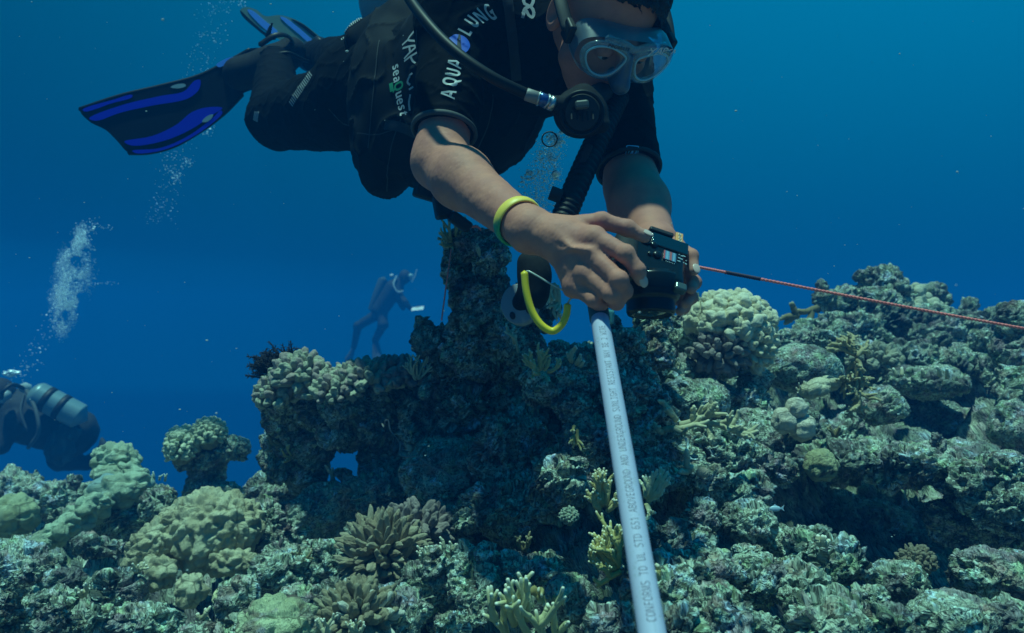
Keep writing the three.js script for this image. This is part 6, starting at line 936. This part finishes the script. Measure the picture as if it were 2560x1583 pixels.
// ---- red measuring line
const lineM = STD({ color: rgb(1.0, 0.24, 0.21), roughness: 0.6 });
{
  const twist = (pts, r) => { const n = pts.length, out = []; for (let s = 0; s < 2; s++) out.push(tube(pts.map((p, i) => V(p.x, p.y + Math.cos(i * 0.9 + s * 3.14) * r * 0.55, p.z + Math.sin(i * 0.9 + s * 3.14) * r * 0.55)), r * 0.7, 6)); return merge(out); };
  const A = P(1722, 663, 1.02), B = P(3640, 995, 1.02), t = thing('line', 'taut red line running from the camera hand to the right edge of the picture', 'line', V().lerpVectors(A, B, 0.5));
  const seg = (u, v, n, r = 0.0019) => { const p = []; for (let i = 0; i <= n; i++) { const k = lerp(u, v, i / n), q = V().lerpVectors(A, B, k); q.y -= 0.008 * Math.sin(k * Math.PI); p.push(q); } return local(twist(p, r), t); };
  part('strand', seg(0, 0.05, 60), lineM, t); part('strand', seg(0.091, 1, 640), lineM, t); part('knot', seg(0.048, 0.093, 50, 0.0025), STD({ color: rgb(0.05, 0.03, 0.06), roughness: 0.7 }), t);
  const q = spline([[1104, 800, 1.5], [1112, 740, 1.5], [1122, 668, 1.5], [1128, 625, 1.52]].map((a) => PT(a)), 60), t2 = thing('line', 'red line hanging straight down beside the dark rock pillar', 'line', q[30]); part('strand', local(twist(q, 0.0022), t2), lineM, t2);
  const w = spline([[1165, 574, 1.54], [1178, 568, 1.53], [1192, 566, 1.52], [1202, 574, 1.53]].map((a) => PT(a)), 24), t3 = thing('line', 'short end of red line tied on top of the rock pillar', 'line', w[12]); part('strand', local(twist(w, 0.0026), t3), lineM, t3);
}
// ---- two divers further off in the blue
const farM = STD({ vertexColors: true, roughness: 0.8 }); farM.name = 'far diver';
{
  const d = 13, t = thing('person', 'distant diver with a snorkel, upright in the blue water, writing on a white slate', 'person', P(960, 740, d)), Q = (x, y, z = 0) => P(x, y, d + z);
  const F = (p) => { let f = ell(p, Q(1012, 692), V(0.11, 0.13, 0.12)); f = smin(f, cap3(p, Q(1000, 705), Q(985, 720), 0.07, 0.1), 0.06); f = smin(f, cap3(p, Q(985, 722), Q(950, 775), 0.17, 0.15), 0.08); f = smin(f, cap3(p, Q(990, 725, -0.1), Q(1012, 755, -0.2), 0.07, 0.055), 0.05); f = smin(f, cap3(p, Q(1012, 755, -0.2), Q(1026, 772, -0.1), 0.055, 0.04), 0.03); f = smin(f, cap3(p, Q(985, 728, 0.15), Q(1008, 770, 0.1), 0.065, 0.05), 0.05);
    f = smin(f, cap3(p, Q(952, 780), Q(958, 812, -0.1), 0.11, 0.09), 0.05); f = smin(f, cap3(p, Q(958, 812, -0.1), Q(938, 850, 0.1), 0.085, 0.06), 0.04); f = smin(f, cap3(p, Q(945, 785, 0.1), Q(895, 815, 0.1), 0.1, 0.08), 0.05); f = smin(f, cap3(p, Q(895, 815, 0.1), Q(884, 870, 0.3), 0.075, 0.05), 0.04); f = smin(f, cap3(p, Q(938, 850, 0.1), Q(942, 885, 0), 0.05, 0.03), 0.03); return f; };
  part('body', local(field(F, ...around([Q(880, 660), Q(1040, 900)], 0.35), 0.03, dark(0.014, 0.02, 0.026)), t), farM, t);
  part('tank', local(tube([Q(958, 700, 0.2), Q(945, 735, 0.2), Q(932, 775, 0.2)], 0.095, 16), t), STD({ color: rgb(0.05, 0.08, 0.09) }), t);
  for (const l of [[[938, 850, 0.1], [942, 885, 0], [944, 905, -0.1]], [[884, 870, 0.3], [876, 892, 0.2], [868, 905, 0.1]]]) part('fin', local(tube(l.map((a) => Q(...a)), [0.05, 0.09, 0.1], 10, true, 0.25), t), STD({ color: rgb(0.03, 0.04, 0.05) }), t);
  part('hose', local(tube(spline([[992, 690, -0.1], [984, 712, -0.2], [994, 730, -0.22], [1008, 728, -0.2]].map((a) => Q(...a)), 20), 0.016, 8), t), STD({ color: rgb(0.4, 0.5, 0.5) }), t);
  part('snorkel', local(tube([Q(1030, 705, -0.1), Q(1038, 690, -0.1), Q(1042, 675, -0.1)], 0.014, 8), t), STD({ color: rgb(0.5, 0.6, 0.6) }), t);
  part('mask', local((() => { const g = new THREE.SphereGeometry(0.075, 16, 10); g.scale(0.7, 0.8, 1); const p = Q(1027, 692, -0.05); g.translate(p.x, p.y, p.z); return g; })(), t), STD({ color: rgb(0.25, 0.4, 0.42), roughness: 0.3 }), t);
  part('valve', local((() => { const g = new THREE.SphereGeometry(0.04, 12, 8); const p = Q(979, 690, 0.1); g.translate(p.x, p.y, p.z); return g; })(), t), STD({ color: rgb(0.6, 0.65, 0.65), roughness: 0.4 }), t);
  const c = Q(1044, 772, -0.25), sl = thing('slate', 'white writing slate held by the distant diver', 'slate', c), g = new RoundedBoxGeometry(0.22, 0.012, 0.2, 3, 0.005); g.rotateX(0.42); g.rotateZ(0.12); part('board', g, STD({ color: rgb(0.8, 0.82, 0.82) }), sl); const cl = new THREE.BoxGeometry(0.08, 0.02, 0.03); cl.translate(0, 0.008, -0.09); cl.rotateX(0.42); cl.rotateZ(0.12); part('clip', cl, STD({ color: rgb(0.2, 0.22, 0.22) }), sl);
}
{
  const d = 5.2, t = thing('person', 'diver with a shiny silver cylinder at the lower left edge, half hidden by reef', 'person', P(110, 1040, d)), Q = (x, y, z = 0) => P(x, y, d + z);
  const F = (p) => { let f = cap3(p, Q(60, 1040, 0.1), Q(180, 1080, 0.15), 0.2, 0.18); f = smin(f, cap3(p, Q(50, 1030, 0.1), Q(-20, 1010, 0.1), 0.14, 0.12), 0.06); f = smin(f, cap3(p, Q(40, 1050, -0.05), Q(5, 1115, -0.1), 0.07, 0.05), 0.04); f = smin(f, cap3(p, Q(5, 1115, -0.1), Q(-40, 1140, -0.15), 0.05, 0.04), 0.03); f = smin(f, cap3(p, Q(170, 1085, 0.15), Q(150, 1150, 0.2), 0.11, 0.08), 0.06); f = smin(f, cap3(p, Q(150, 1150, 0.2), Q(215, 1160, 0.25), 0.075, 0.055), 0.04); f = smin(f, cap3(p, Q(185, 1085, 0.2), Q(165, 1140, 0.35), 0.1, 0.08), 0.05); return f + 0.005 * N3(p.x * 9, p.y * 9, p.z * 9); };
  part('body', local(field(F, ...around([Q(-60, 980), Q(230, 1180)], 0.3), 0.02, dark(0.02, 0.028, 0.034)), t), farM, t);
  const a = Q(96, 988, -0.12), b = Q(196, 1040, -0.06), ax = V().subVectors(b, a).normalize(), pts = [], rad = []; for (let i = 0; i <= 8; i++) { const q = i / 8 * 1.5708; pts.push(V().copy(a).addScaledVector(ax, -Math.cos(q) * 0.06)); rad.push(Math.max(0.01, Math.sin(q) * 0.092)); } pts.push(b.clone(), V().copy(b).addScaledVector(ax, 0.012)); rad.push(0.092, 0.084);
  const tk = part('tank', local(tube(pts, rad, 40), t), PHY({ color: rgb(0.2, 0.32, 0.34), roughness: 0.4, metalness: 0.25 }), t); void tk;
  for (const k of [0.16, 0.52]) { const p = V().lerpVectors(a, b, k), q = V().copy(p).addScaledVector(ax, 0.04); part('band', local(tube([p, V().lerpVectors(p, q, 0.5), q], 0.0955, 40), t), blackM, t); }
  part('valve', local(tube([Q(70, 972, -0.1), Q(62, 968, -0.1), Q(54, 972, -0.1)], 0.035, 10), t), STD({ color: rgb(0.3, 0.4, 0.42) }), t);
  part('hose', local(tube(spline([[62, 972, -0.12], [30, 962, -0.2], [8, 978, -0.25], [2, 996, -0.2]].map((q) => Q(...q)), 20), 0.014, 8), t), blackM, t);
  part('hose', local(tube(spline([[66, 976, -0.14], [90, 1030, -0.24], [96, 1080, -0.26], [70, 1120, -0.2]].map((q) => Q(...q)), 20), 0.013, 8), t), STD({ color: rgb(0.08, 0.1, 0.1) }), t);
  part('strap', local(tube(spline([[60, 990, -0.14], [52, 1030, -0.22], [66, 1075, -0.24]].map((q) => Q(...q)), 14), 0.022, 8, true, 0.4), t), STD({ color: rgb(0.06, 0.08, 0.09) }), t);
  part('head', local(field((p) => ell(p, Q(-5, 985, 0), V(0.11, 0.12, 0.12)), ...around([Q(-5, 985)], 0.16), 0.016, dark(0.02, 0.02, 0.022)), t), farM, t);
  part('regulator', local(tube([Q(20, 985, -0.12), Q(10, 992, -0.15), Q(0, 1000, -0.15)], 0.035, 10), t), STD({ color: rgb(0.25, 0.35, 0.38), roughness: 0.4 }), t);
  part('fin', local(tube(spline([[210, 1158, 0.25], [238, 1150, 0.2], [255, 1138, 0.15], [262, 1128, 0.1]].map((q) => Q(...q)), 16), Array.from({ length: 17 }, (_, i) => 0.05 + 0.004 * i), 12, true, 0.25), t), STD({ color: rgb(0.02, 0.03, 0.035) }), t);
part('pocket', local(field((q) => smin(ell(q, Q(150, 1120, -0.02), V(0.1, 0.13, 0.08)), ell(q, Q(168, 1085, 0), V(0.09, 0.08, 0.08)), 0.04) + 0.014 * N3(q.x * 14, q.y * 14, q.z * 14), ...around([Q(150, 1110, 0)], 0.25), 0.014, (q, e, o) => { const f = 0.05 + 0.05 * sstep(N3(q.x * 26, q.y * 5, q.z * 10), 0.0, 0.5); o[0] = f * 0.7; o[1] = f; o[2] = f; }), t), farM, t);
}
// ---- one small fish
{
  const c = P(1938, 1272, 1.05), t = thing('fish', 'tiny pale blue fish at the dark hollow right of the boulders', 'fish', c), m = PHY({ color: rgb(0.45, 0.62, 0.72), roughness: 0.35 });
  const g = new THREE.SphereGeometry(1, 20, 14); g.scale(0.0085, 0.0042, 0.0022); part('body', g, m, t);
  const s = new THREE.Shape(); s.moveTo(0, 0); s.lineTo(0.006, 0.0045); s.lineTo(0.0045, 0); s.lineTo(0.006, -0.004); s.lineTo(0, 0); const f = new THREE.ExtrudeGeometry(s, { depth: 0.0006, bevelEnabled: false }); f.translate(0.0075, 0.0005, -0.0003); part('tail', f, m, t); const s2 = new THREE.Shape(); s2.moveTo(-0.004, 0.003); s2.lineTo(0.0, 0.0068); s2.lineTo(0.004, 0.0028); const f2 = new THREE.ExtrudeGeometry(s2, { depth: 0.0005, bevelEnabled: false }); f2.translate(0, 0, -0.0002); part('fin', f2, m, t);
}
// ---- breath bubbles: far more than one could count
{
  const bubM = PHY({ color: rgb(0.75, 0.92, 0.98), roughness: 0.4, metalness: 0.4 }), kind = new THREE.IcosahedronGeometry(1, 2); kind.scale(1, 0.6, 1);
  const plume = (name, label, list) => { const m = new THREE.InstancedMesh(kind, bubM, list.length), q = new THREE.Quaternion(); list.forEach(([p, r], i) => m.setMatrixAt(i, new THREE.Matrix4().compose(p, q.setFromEuler(new THREE.Euler((i % 7) * 0.16 - 0.5, i, (i % 5) * 0.2 - 0.4)), V(r * 1.15, r, r)))); m.name = numbered(name); tag(m, label, 'bubbles', null, 'stuff'); m.castShadow = m.receiveShadow = true; scene.add(m); };
  const R = rng(21), g = () => (R() + R() + R() - 1.5) / 1.5; let l = [];
  // rising cloud above the left diver
  for (let i = 0, tries = 0; i < 12000 && tries < 160000; tries++) {
    const u = R(), y = lerp(555, 860, u), w = 66 * Math.pow(Math.sin(Math.min(1, u * 0.8 + 0.16) * 3.0), 1.2), x = lerp(208, 150, u) + g() * w;
    if (fbm(x * 0.016, y * 0.012, 5, 3) < -0.35 + 0.7 * R() || R() > sstep(u, -0.02, 0.25) * sstep(u, 1, 0.6)) continue;
    l.push([P(x, y, 4.4 + 0.3 * g()), 0.0008 + 0.0012 * R() + (R() < 0.03 ? 0.004 * R() : 0)]); i++;
  }
  for (let i = 0; i < 240; i++) { const u = R(), y = lerp(540, 960, u), x = lerp(230, 45, Math.pow(u, 1.3)) + g() * 45; l.push([P(x, y, 4.4 + 0.3 * g()), 0.0018 + 0.004 * R() * R()]); }
  for (let i = 0; i < 60; i++) l.push([P(240 + g() * 90, (R() < 0.5 ? 570 : 708) + g() * 10, 4.3), 0.002 + 0.008 * R() * R() * R()]);
  for (let i = 0; i < 40; i++) l.push([P(28 + g() * 20, 932 + g() * 8, 4.3), 0.006 + 0.014 * R()]);
  plume('bubble_plume', 'rising cloud of breath bubbles above the diver at the left edge', l);
  l = []; for (let i = 0; i < 520; i++) { const u = R(), y = lerp(0, 560, u), x = lerp(560, 400, Math.pow(u, 0.8)) + g() * lerp(70, 55, u); l.push([P(x, y, 3.6 + 0.3 * g()), 0.0012 + 0.004 * R() * R() * R()]); }
  for (const [x, y, n] of [[520, 330, 24], [470, 410, 26], [440, 445, 40], [600, 0, 20]]) for (let i = 0; i < n; i++) l.push([P(x + g() * 22, y + g() * 22, 3.6), 0.0014 + 0.006 * R() * R() * R()]);
  plume('bubble_trail', 'loose trail of small bubbles rising behind the left fin', l);
  l = []; for (let i = 0; i < 1500; i++) { const u = R(), y = lerp(330, 560, u), x = lerp(1385, 1330, u) + g() * lerp(48, 75, u); l.push([P(x, y, 1.62 + 0.15 * g()), 0.0009 + 0.0035 * R() * R() * R()]); }
  for (const [x, y, n, s] of [[1390, 435, 40, 18], [1395, 350, 60, 26], [1320, 440, 40, 26], [1370, 390, 40, 30]]) for (let i = 0; i < n; i++) l.push([P(x + g() * s, y + g() * s, 1.58), 0.0015 + 0.005 * R() * R()]);
  l.push([P(1389, 434, 1.56), 0.009]);
  plume('bubble_burst', 'bright burst of bubbles behind the regulator and the hanging hose', l);
  // drifting specks
  const sp = new THREE.IcosahedronGeometry(1, 1), m = new THREE.InstancedMesh(sp, STD({ color: rgb(0.5, 0.56, 0.54), roughness: 0.9 }), 420), q = new THREE.Quaternion();
  for (let i = 0; i < 420; i++) { const d = 0.5 + 3.6 * Math.pow(R(), 0.8), r = 0.00045 + 0.0009 * R() * R(); m.setMatrixAt(i, new THREE.Matrix4().compose(P(R() * 2560, R() * 1500, d), q, V(r * (1 + R()), r, r))); }
  m.name = 'drifting_specks'; tag(m, 'pale specks drifting in the water', 'specks', null, 'stuff'); scene.add(m);
}
renderer.render(scene, camera);
